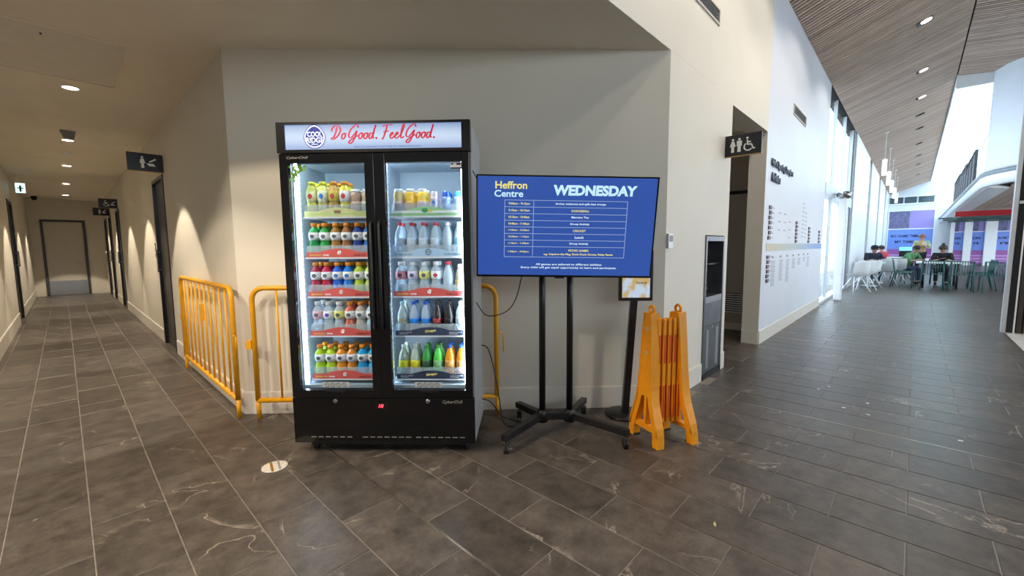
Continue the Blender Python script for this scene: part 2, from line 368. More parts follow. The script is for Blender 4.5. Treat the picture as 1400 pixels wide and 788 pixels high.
# skirting boards with a bead on top
def skirt(name, segs, h=.15):
    mb = MB()
    for a, b in segs:
        wallbox(mb, a, b, -.012, 0.0005, h); wallbox(mb, a, b, -.008, h, h + .008)
    return struct(mb.build(name, SKIRT))
H2 = .17
skirt('baseboard_corridor_right', [((xc, D[0][0] - .05), (xc, yc)) if False else ((xc, D[0][0] - .06), (xc, yc)), ((xc, D[1][0] - .06), (xc, D[0][1] + .06)), ((xc, D[2][0] - .05), (xc, D[1][1] + .05)), ((xc, D[3][0] - .05), (xc, D[2][1] + .05))], H2)
skirt('baseboard_corridor_left', [((-.62, 7), (-.62, 11.55)), ((-.62, 12.65), (-.62, 17.99))], .2)
skirt('baseboard_angled', [((xc, yc), (x2, WY))], H2)
skirt('baseboard_near_hall', [((x2, WY), (4.12, WY)), ((4.67, WY), (4.78, WY))], H2)
skirt('baseboard_far_hall', [((6.2, WY), (11.05, WY)), ((6.192, WY + .2), (6.192, WY))], H2)
skirt('baseboard_passage', [((7.06, WY + .25), (7.06, 4.0))] if False else [((7.06, 4.0), (7.06, WY + .25))], .1)

# walls added out of view to cut sky light; rear gap admits some
struct(MB().box(-4.64, -4.5, -9.2, 7.04, 0, 6).build('wall_left_added', WALLB)); struct(MB().box(-4.64, 9.5, -9.2, -9, 0, 2.6).box(-4.64, 9.5, -9.2, -9, 5.0, 6).build('wall_behind_added', WALLB))
# doors in the corridor
def door(nm, label, a, b, wallx, side, ztop=2.22):
    t = bpy.data.objects.new(nm, None); COL.objects.link(t); struct(t, label, 'door'); s = side
    X0 = wallx - .012 * s; X1 = wallx + .15 * s
    lo, hi = min(X0, X1), max(X0, X1)
    MB().box(lo, hi, a, a + .045, 0, ztop).box(lo, hi, b - .045, b, 0, ztop).box(lo, hi, a + .045, b - .045, ztop - .045, ztop).build('door_frame', BLKFR, t)
    p, q = wallx + .02 * s, wallx + .06 * s
    lf = MB().cbox(min(p, q), max(p, q), a + .047, b - .047, .006, ztop - .047, .003).build('door_leaf', DKDOOR, t)
    h = MB(); hx = wallx - .03 * s; h.cyl((hx, b - .12, 1.0), (hx, b - .12, 1.3), .01); h.cyl((hx, b - .12, 1.03), (wallx + .02 * s, b - .12, 1.03), .007); h.cyl((hx, b - .12, 1.27), (wallx + .02 * s, b - .12, 1.27), .007)
    h.build('pull_handle', STEEL, lf)
    return t
door('door_1', 'black door in the corridor nearest the yellow barrier', *D[0], xc, 1)
door('door_2', 'narrow black door beneath the wheelchair sign in the corridor', *D[1], xc, 1, 2.2)
door('door_3', 'black corridor door, second from the far end', *D[2], xc, 1, 2.2)
door('door_4', 'black corridor door nearest the far end wall', *D[3], xc, 1, 2.2)
door('door_5', 'black framed door in the left corridor wall', 11.6, 12.6, -.62, -1)
t = bpy.data.objects.new('door_6', None); COL.objects.link(t); struct(t, 'beige door with steel kick plate closing the corridor', 'door')
FRG = mat('charcoal_frame', (.06, .065, .07), .4, noise=.1)
MB().box(-.4, -.34, 17.97, 18.1, 0, 2.19).box(.45, .51, 17.97, 18.1, 0, 2.19).box(-.34, .45, 17.97, 18.1, 2.13, 2.19).build('door_frame', FRG, t)
lf = MB().cbox(-.338, .448, 18.0, 18.04, .006, 2.128, .003).build('door_leaf', mat('beige_door', (.56, .52, .45), .5, noise=.03), t)
MB().box(-.33, .44, 17.994, 17.999, .02, .43).build('kick_plate', STEEL, t)
MB().cyl((.38, 17.96, .93), (.28, 17.96, .93), .01).cyl((.38, 17.96, .93), (.38, 18.0, .93), .012).build('lever_handle', STEEL, lf)
# door keypads / signs on corridor wall
for i, (yy, zz) in enumerate(((7.78, 1.30), (13.6, 1.3))):
    t = thing('door_sign', ['small tactile sign plate beside the nearest black corridor door', 'small tactile sign plate beside the black door under the wheelchair sign'][i], 'sign', (xc, yy, zz), -PI / 2)
    MB().cbox(-.035, .035, -.008, -.001, -.1, .1, .002).build('plate', mat('sign_grey', (.12, .12, .13), .4), t)
    MB().box(-.02, .02, -.0095, -.008, .02, .06).box(-.02, .02, -.0095, -.008, -.05, -.02).build('pictogram', TXTW, t)

# ------------------------------------------------------------------ ceiling fittings in the corridor
LX = .157
def downlight(x, y, label, z=CH, e=190, size=74):
    t = thing('downlight', label, 'light', (x, y, z), 0, 'recessed corridor downlights')
    MB().lathe([(.055, -.004), (.072, -.004), (.075, 0), (.055, 0)], 24, cap=False).build('trim_ring', WHITE, t)
    MB().lathe([(.001, -.003), (.054, -.003), (.054, -.0015), (.001, -.0015)], 24).build('lens', LENS, t)
    l = spot('downlight_lamp', (0, 0, -.012), e, size, .12, parent=t); return t
for i, yy in enumerate((5.64, 8.3, 10.78, 13.67, 16.43)):
    downlight(LX, yy, 'glowing round downlight, %s in the corridor ceiling counted from the yellow barrier' % ['first', 'second', 'third', 'fourth', 'fifth'][i])
LN = [(-1.3, 3.3, 170), (-1.2, 2.0, 150), (.2, 2.25, 90)]
for i, (xx, yy, ee) in enumerate(LN):
    downlight(xx, yy, ['round downlight left of the corridor mouth, nearer the corridor', 'round downlight left of the corridor mouth, nearer the hall', 'round downlight in the low ceiling above the floor box'][i], e=ee, size=130)
# access panel
t = thing('ceiling_access_panel', 'flush ceiling access hatch with bevelled frame above the corridor mouth', 'hatch', (0, 0, CH))
mb = MB()
for a in ((-.26, .46, 4.215, 4.245), (-.26, .46, 5.35, 5.38), (-.26, -.23, 4.245, 5.35), (.43, .46, 4.245, 5.35)): mb.cbox(*a, -.008, -.0005, .002)
mb.build('frame', CEILP, t)
MB().cbox(-.222, .422, 4.253, 5.342, -.0045, -.0005, .001).build('hatch', mat('hatch_paint', (.72, .68, .60), .5, noise=.04), t)
MB().box(-.0, .012, 4.36, 4.40, -.007, -.0045).build('latch', BLACK, t)
t = thing('motion_sensor', 'small grey boxy detector hanging from the corridor ceiling', 'sensor', (.15, 7.7, CH))
MB().prism([(-.07, 0), (.07, 0), (.05, -.09), (-.03, -.09)], -.06, .06).build('housing', GREY, t)
MB().lathe([(.012, -.1), (.02, -.09), (.02, -.085)], 12).build('lens', WHITE, t)
t = thing('smoke_detector', 'flat white round smoke detector behind the corridor sensor', 'detector', (.15, 9.3, CH))
MB().lathe([(.03, -.04), (.05, -.03), (.06, -.005), (.06, 0)], 20).build('housing', WHITE, t)
t = thing('exit_sign', 'glowing exit sign hanging by the left corridor wall', 'sign', (-.47, 12.5, 2.4))
MB().cbox(-.07, .07, -.02, .02, 0, .2, .004).build('housing', WHITE, t)
MB().box(-.062, .062, -.0215, -.0202, .01, .19).build('panel', mat('exit_glow', (.5, .8, .75), .4, emit=(.45, .8, .85), es=1.6), t)
MB().box(-.015, .015, -.023, -.0215, .03, .15).box(-.045, .045, -.023, -.0215, .09, .11).build('running_figure', mat('exit_green', (.02, .25, .2), .5, noise=.05), t)
MB().cyl((0, 0, .2), (0, 0, .37), .006).build('stem', WHITE, t)
t = thing('dome_camera', 'small black dome camera under the ceiling at the corridor end', 'camera', (-.43, 17.3, CH))
MB().lathe([(.012, -.11), (.04, -.095), (.055, -.06), (.06, -.04), (.06, 0)], 16).build('dome', BLKGL, t)

def person_icon(mb, cx, cz, h, skirt_=False):
    r = h * .085; mb.lathe([(r, 0), (r, .0012)], 14, M=Matrix.Translation((cx, 0, cz + h * .41)) @ Matrix.Rotation(PI / 2, 4, 'X'), sm=False)
    w2 = h * .13
    if skirt_: mb.prism([(cx - h * .09, cz + h * .3), (cx + h * .09, cz + h * .3), (cx + h * .2, cz - h * .08), (cx + h * .1, cz - h * .08), (cx + h * .1, cz - h * .5), (cx - h * .1, cz - h * .5), (cx - h * .1, cz - h * .08), (cx - h * .2, cz - h * .08)], -.0012, 0)
    else: mb.prism([(cx - h * .17, cz + h * .3), (cx + h * .17, cz + h * .3), (cx + h * .17, cz - h * .08), (cx + h * .11, cz - h * .08), (cx + h * .11, cz - h * .5), (cx - h * .11, cz - h * .5), (cx - h * .11, cz - h * .08), (cx - h * .17, cz - h * .08)], -.0012, 0)
def chair_icon(mb, cx, cz, h):
    r = h * .08; mb.lathe([(r, 0), (r, .0012)], 12, M=Matrix.Translation((cx - h * .1, 0, cz + h * .42)) @ Matrix.Rotation(PI / 2, 4, 'X'), sm=False)
    def st(p): 
        for (a, b) in zip(p, p[1:]):
            dx, dz = b[0] - a[0], b[1] - a[1]; l = math.hypot(dx, dz); nx, nz = -dz / l * h * .045, dx / l * h * .045
            mb.prism([(a[0] + nx, a[1] + nz), (b[0] + nx, b[1] + nz), (b[0] - nx, b[1] - nz), (a[0] - nx, a[1] - nz)], -.0012, 0)
    st([(cx - h * .1, cz + h * .3), (cx - h * .08, cz - h * .05), (cx + h * .18, cz - h * .05), (cx + h * .3, cz - h * .38), (cx + h * .42, cz - h * .34)]); st([(cx - h * .09, cz + h * .12), (cx + h * .14, cz + h * .12)])
    st([(cx - h * .03 + math.cos(a) * h * .27, cz - h * .2 + math.sin(a) * h * .27) for a in [math.radians(q) for q in range(125, 350, 25)]])
def blade(label, loc, w, h, icons, rotz=0, name='hanging_sign'):
    t = thing(name, label, 'sign', loc, rotz)
    MB().cbox(0, w, -.014, .014, -h / 2, h / 2, .002).build('panel', mat('sign_navy_black', (.008, .008, .016), .3), t)
    MB().box(0, w, -.015, .015, -h / 2 - .006, -h / 2).build('timber_edge', mat('sign_edge', (.5, .32, .12), .5), t)
    for ic, u in icons:
        mb = MB()
        if ic == 'm': person_icon(mb, u * w, 0, h * .66)
        elif ic == 'f': person_icon(mb, u * w, 0, h * .66, True)
        elif ic == 'c': chair_icon(mb, u * w, 0, h * .66)
        else:
            mb.prism([(u * w - h * .2, -h * .05), (u * w + h * .1, -h * .05), (u * w + h * .2, -h * .2), (u * w - h * .1, -h * .2)], -.0012, 0)
            mb.prism([(u * w - h * .1, h * .05), (u * w + h * .2, h * .25), (u * w + h * .23, h * .18), (u * w - h * .05, h * .0)], -.0012, 0)
        o = mb.build('pictogram', TXTW, t); o.location.y = -.0142
        if ic in 'mfc': o2 = o.copy(); COL.objects.link(o2); o2.location.y = .0154
        else: o['kind'] = 'stuff'
    MB().box(w if rotz == 0 else -.006, w + .004 if rotz == 0 else 0, -.016, .016, -h / 2 - .006, h / 2).build('end_cap', STEEL if rotz == 0 else WHITE, t)
    return t
blade('black corridor sign with a figure and baby change pictogram, nearest the barrier', (.58, 6.63, 2.327), .324, .205, (('f', .42), ('x', .66)))
blade('black corridor sign with a wheelchair pictogram', (.605, 12.9, 2.325), .30, .2, (('c', .4), ('x', .75)))
blade('black corridor sign with two small pictograms, farthest down the corridor', (.595, 15.2, 2.29), .31, .19, (('f', .4), ('x', .66)))
b = blade('black toilets sign with man, woman and wheelchair figures projecting from the hall wall', (4.6, WY, 2.272), .32, .2, (('f', .22), ('m', .40), ('c', .66)), -PI / 2)

# ------------------------------------------------------------------ things on the near hall wall
t = thing('thermostat', 'small white thermostat with grey screen on the wall left of the fountain', 'thermostat', (3.31, WY, 1.34))
MB().cbox(-.045, .045, -.022, -.001, -.058, .058, .004).build('housing', WHITE, t)
MB().box(-.03, .033, -.0235, -.0221, -.005, .042).build('display', GREY, t)
def vent(x0, x1, z0, z1, label):
    t = thing('air_vent', label, 'vent', (x0, WY, z0)); w, h = x1 - x0, z1 - z0
    mb = MB()
    for a in ((0, w, 0, .018), (0, w, h - .018, h), (0, .018, .018, h - .018), (w - .018, w, .018, h - .018)): mb.box(a[0], a[1], -.012, .01, a[2], a[3])
    mb.build('frame', mat('vent_beige', (.55, .50, .42), .5), t)
    MB().box(.018, w - .018, .08, .085, .018, h - .018).build('backing', DARK, t)
    n = 5; lv = None
    for i in range(n):
        z = .018 + (h - .036) * (i + .5) / n
        if lv is None:
            lv = MB().box(.018, w - .018, -.012, .012, -.002, .002, Matrix.Rotation(math.radians(30), 4, 'X')).build('louvre', GREY, t); o = lv
        else: o = lv.copy(); COL.objects.link(o)
        o.location = (0, .01, z)
vent(3.5, 4.28, 3.30, 3.44, 'long slotted air vent high above the angled wall')
vent(7.6, 8.55, 3.235, 3.39, 'slotted air vent high on the cool white wall above the lettering')
# drinking fountain / bottle refill
t = thing('drinking_fountain', 'tall stainless recessed drinking fountain with perforated lower panel', 'drinking fountain', (4.13, WY, 0))
W_ = .53
mb = MB(); mb.box(0, .035, -.012, .15, 0, 1.39); mb.box(W_ - .035, W_, -.012, .15, 0, 1.39); mb.box(.035, W_ - .035, -.012, .15, 1.345, 1.39); mb.box(.035, W_ - .035, .13, .15, .80, 1.345)
mb.build('frame', STEELD, t)
MB().prism([(.035, .75), (W_ - .035, .75), (W_ - .035, .81), (.035, .81)], -.01, .13).build('basin_ledge', STEEL, t)
MB().box(.035, W_ - .035, -.01, .0, .52, .75).build('front_panel', STEELD, t)
MB().box(.035, W_ - .035, -.008, .0, .06, .515).build('lower_panel', STEELD, t)
mb = MB()
for cx0 in (.10, W_ - .16):
    for i in range(24): mb.box(cx0, cx0 + .06, -.0095, -.0082, .1 + i * .016, .108 + i * .016)
mb.build('vent_slots', mat('slot_light', (.6, .6, .6), .3, .6), t)['kind'] = 'stuff'
MB().box(0, W_, -.012, .1, 0.0005, .055).build('plinth', BLACK, t)
MB().cyl((.04, .03, 1.12), (W_ - .04, .03, 1.12), .012).build('rail', BLACK, t)
MB().tube([(.08, .05, .81), (.08, .05, .88), (.10, .03, .90), (.13, .02, .89)], .01).build('spout', STEEL, t)
MB().lathe([(.016, 0), (.016, .01)], 12, M=Matrix.Translation((.26, 0, .5)) @ Matrix.Rotation(PI / 2, 4, 'X')).build('lock', STEEL, t)
# in the passage: slatted bench/louvre and dark rail on the wall that faces us
t = thing('louvred_grille', 'white louvred grille low on the brown passage wall', 'grille', (7.055, 1.75, .27), -PI / 2)
MB().box(-2.0, 0, -.008, 0, 0, .30).build('backing', DARK, t)
lv = None
for i in range(9):
    if lv is None: lv = MB().box(-2.0, 0, -.03, -.008, 0, .018).build('slat', WHITE, t); o = lv
    else: o = lv.copy(); COL.objects.link(o)
    o.location.z = i * .034
t = MB().cbox(7.035, 7.059, 1.7, 3.9, 2.07, 2.12, .003).build('wall_rail', BLACK); tag(t, 'thin black rail across the brown passage wall', 'rail')

# lettering and plaques on the cool white wall
t = thing('wall_heading', 'navy raised two-line heading on the cool white wall', 'lettering', (6.42, WY, 2.2))
text('heading_line', 'Hall of Sporting Champions', TXTD, t, .66, .17, 1.32, .125, -.006, bold=.03, extr=.012)
text('heading_line', 'Athletics', TXTD, t, .27, .0, .5, .12, -.006, bold=.03, extr=.012)
t = MB().box(6.38, 10.9, WY - .004, WY - .0005, 1.225, 1.325).build('honour_band', None); tag(t, 'painted strip fading from beige to blue across the honour wall', 'wall graphic')
m = bpy.data.materials.new('band_gradient'); m.use_nodes = True; q = m.node_tree; tcn = q.nodes.new('ShaderNodeTexCoord'); sx = q.nodes.new('ShaderNodeSeparateXYZ'); r = q.nodes.new('ShaderNodeValToRGB')
q.links.new(tcn.outputs['Generated'], sx.inputs[0]); q.links.new(sx.outputs[0], r.inputs[0]); q.links.new(r.outputs[0], q.nodes['Principled BSDF'].inputs[0])
r.color_ramp.elements[0].color = (.62, .52, .36, 1); r.color_ramp.elements[1].color = (.12, .30, .72, 1); e = r.color_ramp.elements.new(.35); e.color = (.45, .52, .48, 1)
t.data.materials.append(m)
PLQ = mat('plaque_maroon', (.07, .022, .022), .35, noise=.4, nscale=25); TXG = mat('plaque_text', (.22, .23, .27), .5)
ORD = ['top', 'second', 'third', 'fourth', 'fifth', 'sixth', 'seventh']
pq = None
for ci, (x0, z0, z1, n, cn) in enumerate(((6.43, 1.40, 1.80, 7, 'first upper column'), (8.2, 1.36, 1.66, 6, 'second upper column'), (9.35, 1.36, 1.60, 5, 'third upper column'), (10.5, 1.36, 1.56, 4, 'last upper column'), (6.42, .82, 1.14, 6, 'column below the strip'))):
    for i in range(n):
        z = z1 - (z1 - z0) * i / (n - 1)
        lab = 'maroon honour plaque, %s of the %s' % (ORD[i], cn)
        if pq is None:
            pq = thing('honour_plaque', lab, 'plaque', (x0, WY, z), 0, 'maroon honour plaques'); MB().cbox(0, .11, -.014, -.0005, -.024, .024, .002).build('plate', PLQ, pq); MB().box(.135, .3, -.002, -.0005, -.006, 0).box(.135, .26, -.002, -.0005, .008, .014).build('caption', TXG, pq)
        else: dup(pq, (x0 + (.02 if i % 2 else 0), WY, z), 0, lab)
mb = MB()
for x0, zt, zb in ((7.0, 1.75, 1.4), (7.35, 1.75, 1.4), (7.7, 1.65, 1.4), (8.75, 2.0, 1.4), (9.0, 1.85, 1.4)):
    z = zt
    while z > zb: mb.box(x0, x0 + .14, WY - .003, WY - .0005, z, z + .012); z -= .07 if x0 > 8.5 else .12
for j, x0 in enumerate((6.72, 7.2, 7.65, 8.1, 8.55, 9.0, 9.4)):
    z = 1.12; zb = (.72, .78, .72, .92, .95, 1.0, .9)[j]; mb.box(x0, x0 + .1, WY - .003, WY - .0005, z, z + .03); z -= .05
    while z > zb: mb.box(x0, x0 + .2 + .03 * math.sin(z * 90), WY - .003, WY - .0005, z, z + .009); z -= .024
t = mb.build('honour_names', mat('name_print', (.30, .31, .34), .6)); tag(t, 'columns of fine grey printed names on the honour wall', 'lettering'); t['kind'] = 'stuff'

# ------------------------------------------------------------------ hall roof
XE = 38.0; SL = .38; YR = -.5; ZR = ZW + SL * (WY - YR)
def zroof(y): return ZW + SL * (WY - y) if y >= YR else ZR - .12 * (YR - y)
mb = MB()
mb.prism([(WY + .2, zroof(WY + .2) + .024), (YR, ZR + .024), (YR, ZR + .16), (WY + .2, zroof(WY + .2) + .16)], -4.5, XE, 'x')
mb.prism([(YR, ZR + .024), (-9, zroof(-9) + .024), (-9, zroof(-9) + .16), (YR, ZR + .16)], -4.5, 14.95, 'x')
rf = struct(mb.build('ceiling_hall', DARK), 'timber slatted ceiling of the tall hall', 'ceiling')
# slats: near ones singly, the rest joined
def slat_geo(mb, x, ya, yb, wdt=.055, h=.02):
    za, zb = zroof(ya), zroof(yb)
    mb.add([(x, ya, za), (x + wdt, ya, za), (x + wdt, yb, zb), (x, yb, zb), (x, ya, za + h), (x + wdt, ya, za + h), (x + wdt, yb, zb + h), (x, yb, zb + h)],
           [(0, 3, 2, 1), (4, 5, 6, 7), (0, 1, 5, 4), (2, 3, 7, 6), (1, 2, 6, 5), (0, 4, 7, 3)])
P_ = .09
sl = None
x = 6.0
n = 0
while x < 21.6:
    if sl is None:
        mb = MB(); slat_geo(mb, 0, WY - .005, YR + .012); sl = mb.build('slat', WOOD, rf, fix=False); o = sl
    else: o = sl.copy(); COL.objects.link(o)
    o.location.x = x; x += P_; n += 1
mb = MB(); x2_ = 1.0
while x2_ < 5.99: slat_geo(mb, x2_, WY - .005, YR + .012); x2_ += P_
x2_ = x
while x2_ < XE - .05: slat_geo(mb, x2_, WY - .005, YR + .012); x2_ += P_
x2_ = 1.0
while x2_ < 14.9: slat_geo(mb, x2_, YR - .012, -6.0); x2_ += P_
o = mb.build('slat', WOOD, rf, fix=False); o['kind'] = 'stuff'
# atrium downlights
i = 0
for xx in (3.4, 5.4, 7.6, 10.3, 13.1, 15.4, 17.4, 19.4, 22.3, 25.2, 28, 32):
    y_ = .1; z_ = zroof(y_)
    t = thing('ceiling_spotlight', 'square recessed spotlight, %s along the timber hall ceiling' % ['first', 'second', 'third', 'fourth', 'fifth', 'sixth', 'seventh', 'eighth', 'ninth', 'tenth', 'eleventh', 'twelfth'][i], 'light', (xx, y_, z_ - .004), 0, 'recessed spotlights in the timber ceiling')
    M = Matrix.Rotation(-math.atan(SL), 4, 'X')
    a = .1
    MB().box(-a, a, -a, a, -.006, .0, M).build('trim', BLACK, t)
    MB().lathe([(.001, -.016), (.07, -.016), (.075, -.007), (.001, -.007)], 16, c=(-.02, -.02, 0), M=M).build('lens', LENSW if i < 6 else DARK, t)
    if i in (0, 1, 2, 3): spot('spot_lamp', (0, 0, -.05), [52, 60, 60, 60][i], 130, .3, (1, .9, .78), .02, parent=t)
    i += 1
for j, xx in enumerate((4.2, 7.2)):
    t = thing('ceiling_spotlight', 'square recessed spotlight %s the timber ridge' % ['beyond', 'further along beyond'][j], 'light', (xx, -.95, zroof(-.95) - .004))
    MB().box(-.09, .09, -.09, .09, -.004, 0).build('trim', BLACK, t); MB().lathe([(.001, -.012), (.055, -.012), (.06, -.005), (.001, -.005)], 16).build('lens', LENSW, t)
    spot('spot_lamp', (0, 0, -.05), 90, 130, .3, (1, .9, .78), .02, parent=t)
# pendants
for j, (xx, zb, zt) in enumerate(((17.95, 3.46, 3.95), (20.97, 3.45, 3.94), (23.9, 3.45, 3.93), (27.1, 3.45, 3.93), (30.2, 3.45, 3.93))):
    t = thing('pendant_light', 'white tube pendant, %s of the five hanging in a row' % ['nearest', 'second', 'third', 'fourth', 'farthest'][j], 'light', (xx, .83, zb), 0, 'white tube pendants in the hall')
    MB().lathe([(.05, 0), (.06, .01), (.06, zt - zb), (.02, zt - zb + .02)], 16).build('shade', mat('pendant_white', (.9, .92, .95), .4, emit=(.9, .95, 1), es=.5), t)
    MB().cyl((0, 0, zt - zb + .015), (0, 0, zroof(.83) - zb), .006, 6).build('cord', WHITE, t)
    MB().lathe([(.04, zroof(.83) - zb - .02), (.04, zroof(.83) - zb + .02)], 12).build('ceiling_rose', WHITE, t)

# back wall and gable
mb = MB(); mb.prism([(WY + .2, 0), (WY + .2, 6.2), (-9, 6.2), (-9, 0)][::-1], XE + .001, XE + .2, 'x'); struct(mb.build('wall_back', WALLW))
# clerestory strip on back wall
t = bpy.data.objects.new('window_1', None); COL.objects.link(t); struct(t, 'long clerestory window strip under the gable', 'window')
DGL = mat('dark_glass', (.06, .09, .11), .1, noise=.3, nscale=3)
for a, b in ((1.35, .7), (.62, .05), (-.03, -.75)): MB().box(XE - .03, XE - .01, b, a, 3.95, 4.35).build('pane', DGL, t)
MB().box(XE - .06, XE - .0, -.85, 1.4, 4.35, 4.42).box(XE - .06, XE, -.85, 1.4, 3.88, 3.95).build('frame', WHITE, t)
# big view window to the courts
def court_window(nm, label, y0, y1, z0, z1, X):
    t = bpy.data.objects.new(nm, None); COL.objects.link(t); struct(t, label, 'window')
    h = z1 - z0; w = y1 - y0
    def pane(a, b, c, d, m, nme='pane'): return MB().box(X - .02, X - .01, y0 + w * a, y0 + w * b, z0 + h * c, z0 + h * d).build(nme, m, t)
    pane(0, 1, .28, .66, mat('view_blue', (.16, .27, .72), .3, noise=.05))
    pane(0, .52, .67, 1, mat('view_violet', (.30, .24, .58), .3, noise=.05)); pane(.53, 1, .67, 1, mat('view_grey_violet', (.13, .13, .26), .3, noise=.3, nscale=5))
    pane(0, 1, .18, .28, mat('view_magenta', (.30, .10, .34), .3, noise=.1))
    mb = MB(); mb2 = MB()
    for i in range(6): (mb if i % 2 else mb2).box(X - .02, X - .01, y0, y1, z0 + h * .03 * i, z0 + h * .03 * (i + 1))
    mb.build('pane', mat('view_pink', (.50, .28, .62), .3), t); mb2.build('pane', mat('view_magenta', (0, 0, 0)), t)
    for nme, zz, aa, tx in (('sign_line', .53, .95, 'BIG GAME TIME'), ('sign_line', .42, .8, 'MY TIME')):
        o = text(nme, tx, TXTD, None, 0, 0, w * (.62 if tx[0] == 'B' else .42), h * .05, 0, bold=.02, extr=.002)
        o.parent = t; o.rotation_euler.z = -PI / 2; o.location = (X - .022, y0 + w * (.62 if tx[0] == 'B' else .62), z0 + h * zz)
    MB().box(X - .05, X, y0 - .05, y0, z0, z1 + .05).box(X - .05, X, y1, y1 + .05, z0, z1 + .05).box(X - .05, X, y0, y1, z1, z1 + .05).box(X - .05, X, y0, y1, z0 + h * .655, z0 + h * .67).build('frame', WHITE, t)
court_window('window_2', 'large tall window looking on to blue and purple sports courts', -.82, 1.32, .02, 3.45, XE)
# glazed doors, right of the big window
for i, (a, b) in enumerate(((-2.15, -1.75), (-3.0, -2.5), (-4.3, -3.5))):
    court_window('door_%d' % (7 + i), ['narrow white framed glazed door nearest the big window', 'white framed glazed door between two others', 'wide white framed glazed door beside the cafe counter'][i], a, b, .1, 3.0, XE - .3)
mb = MB(); y_ = -1.6
for a, b in ((-1.75, -1.55), (-2.5, -2.15), (-3.5, -3.0), (-6, -4.3)): mb.box(XE - .45, XE - .25, a + .02, b - .02, 0, 3.4)
mb.box(XE - .45, XE - .25, -6, -1.55, 3.1, 3.6); struct(mb.build('trim_3', WHITE))
# canopy with red fascia
t = thing('counter_canopy', 'dark green ribbed canopy with red fascia hung below the balcony', 'canopy', (24, 0, 0))
GRN = mat('canopy_green', (.05, .10, .10), .4, noise=.1)
for i in range(3): MB().box(-.4 + i * .2, -.28 + i * .2, -4.2, -.62 - i * .14, 2.26 - i * .06, 2.31 - i * .06).build('rail', GRN, t)
MB().box(.2, .5, -4.2, -1.1, 2.36, 2.56).build('fascia', mat('red_fascia', (.55, .02, .03), .4), t)
MB().cyl((.35, -3.9, 2.56), (.35, -3.9, 2.70), .03).build('hanger', WHITE, t); MB().cyl((.35, -1.5, 2.56), (.35, -1.5, 2.70), .03).build('hanger', WHITE, t)

# ------------------------------------------------------------------ balcony, drum, skylight
mb = MB()
cv = [(38, -1.05), (15.2, -1.05), (14.75, -1.1), (14.35, -1.22), (14.0, -1.42), (13.6, -1.75), (13.2, -2.2), (12.9, -2.8), (12.8, -3.6), (12.8, -6)]
inner = [(p[0] + (.0 if i == 0 else .12), p[1] - .12) for i, p in enumerate(cv)]
def strip(mb, z0, z1, off=0):
    n = len(cv); 
    A = [(p[0] - (off if i > 1 else 0), p[1] + off) for i, p in enumerate(cv)]
    vs = [(x, y, z) for z in (z0, z1) for x, y in A] + [(x, y, z) for z in (z0, z1) for x, y in inner]
    fs = []
    for i in range(n - 1): fs += [(i, i + 1, n + i + 1, n + i), (2 * n + i, 3 * n + i, 3 * n + i + 1, 2 * n + i + 1), (i, 2 * n + i, 2 * n + i + 1, i + 1), (n + i, n + i + 1, 3 * n + i + 1, 3 * n + i)]
    mb.add(vs, fs, True)
strip(mb, 2.62, 2.98); struct(mb.build('wall_balcony', WHITE))
mb = MB(); strip(mb, 2.84, 2.94, .008); struct(mb.build('trim_4', mat('slot_grey', (.22, .26, .30), .5, noise=.1)))
# tall curved drum wall
cv2 = [(15.6, -2.4), (15.3, -1.6), (15.0, -1.22)] 
cvD = [(14.9, -1.09)] + [(p[0] + .04, p[1] - .03) for p in cv[2:]]
n = len(cvD); mb = MB(); vs = [(x, y, 2.98) for x, y in cvD] + [(x, y, zroof(y) + .1) for x, y in cvD] + [(x + .1, y - .05, 2.98) for x, y in cvD] + [(x + .1, y - .05, zroof(y) + .1) for x, y in cvD]
fs = []
for i in range(n - 1): fs += [(i, i + 1, n + i + 1, n + i), (2 * n + i, 3 * n + i, 3 * n + i + 1, 2 * n + i + 1)]
fs += [(0, n, 3 * n, 2 * n)]
mb.add(vs, fs, True); struct(mb.build('wall_drum', WALLW))
# soffit beneath balcony with timber boards
mb = MB(); mb.prism([(38, -1.2)] + [(p[0] + .06, p[1] - .06) for p in cv[1:]] + [(38, -6)], 2.70, 2.78, 'z'); so = struct(mb.build('ceiling_soffit', DARK), 'timber board soffit beneath the balcony', 'ceiling')
y_ = -1.6; bd = None
for i in range(13):
    if bd is None: bd = MB().box(15.2, 30.5, -.24, 0, 2.655, 2.70).build('board', WOOD, so, fix=False); o = bd
    else: o = bd.copy(); COL.objects.link(o)
    o.location.y = y_; y_ -= .262
mb = MB(); mb.prism([(15.3, -1.17), (38, -1.17), (38, -1.6), (15.9, -1.6)], 2.64, 2.70, 'z'); struct(mb.build('trim_5', WHITE))
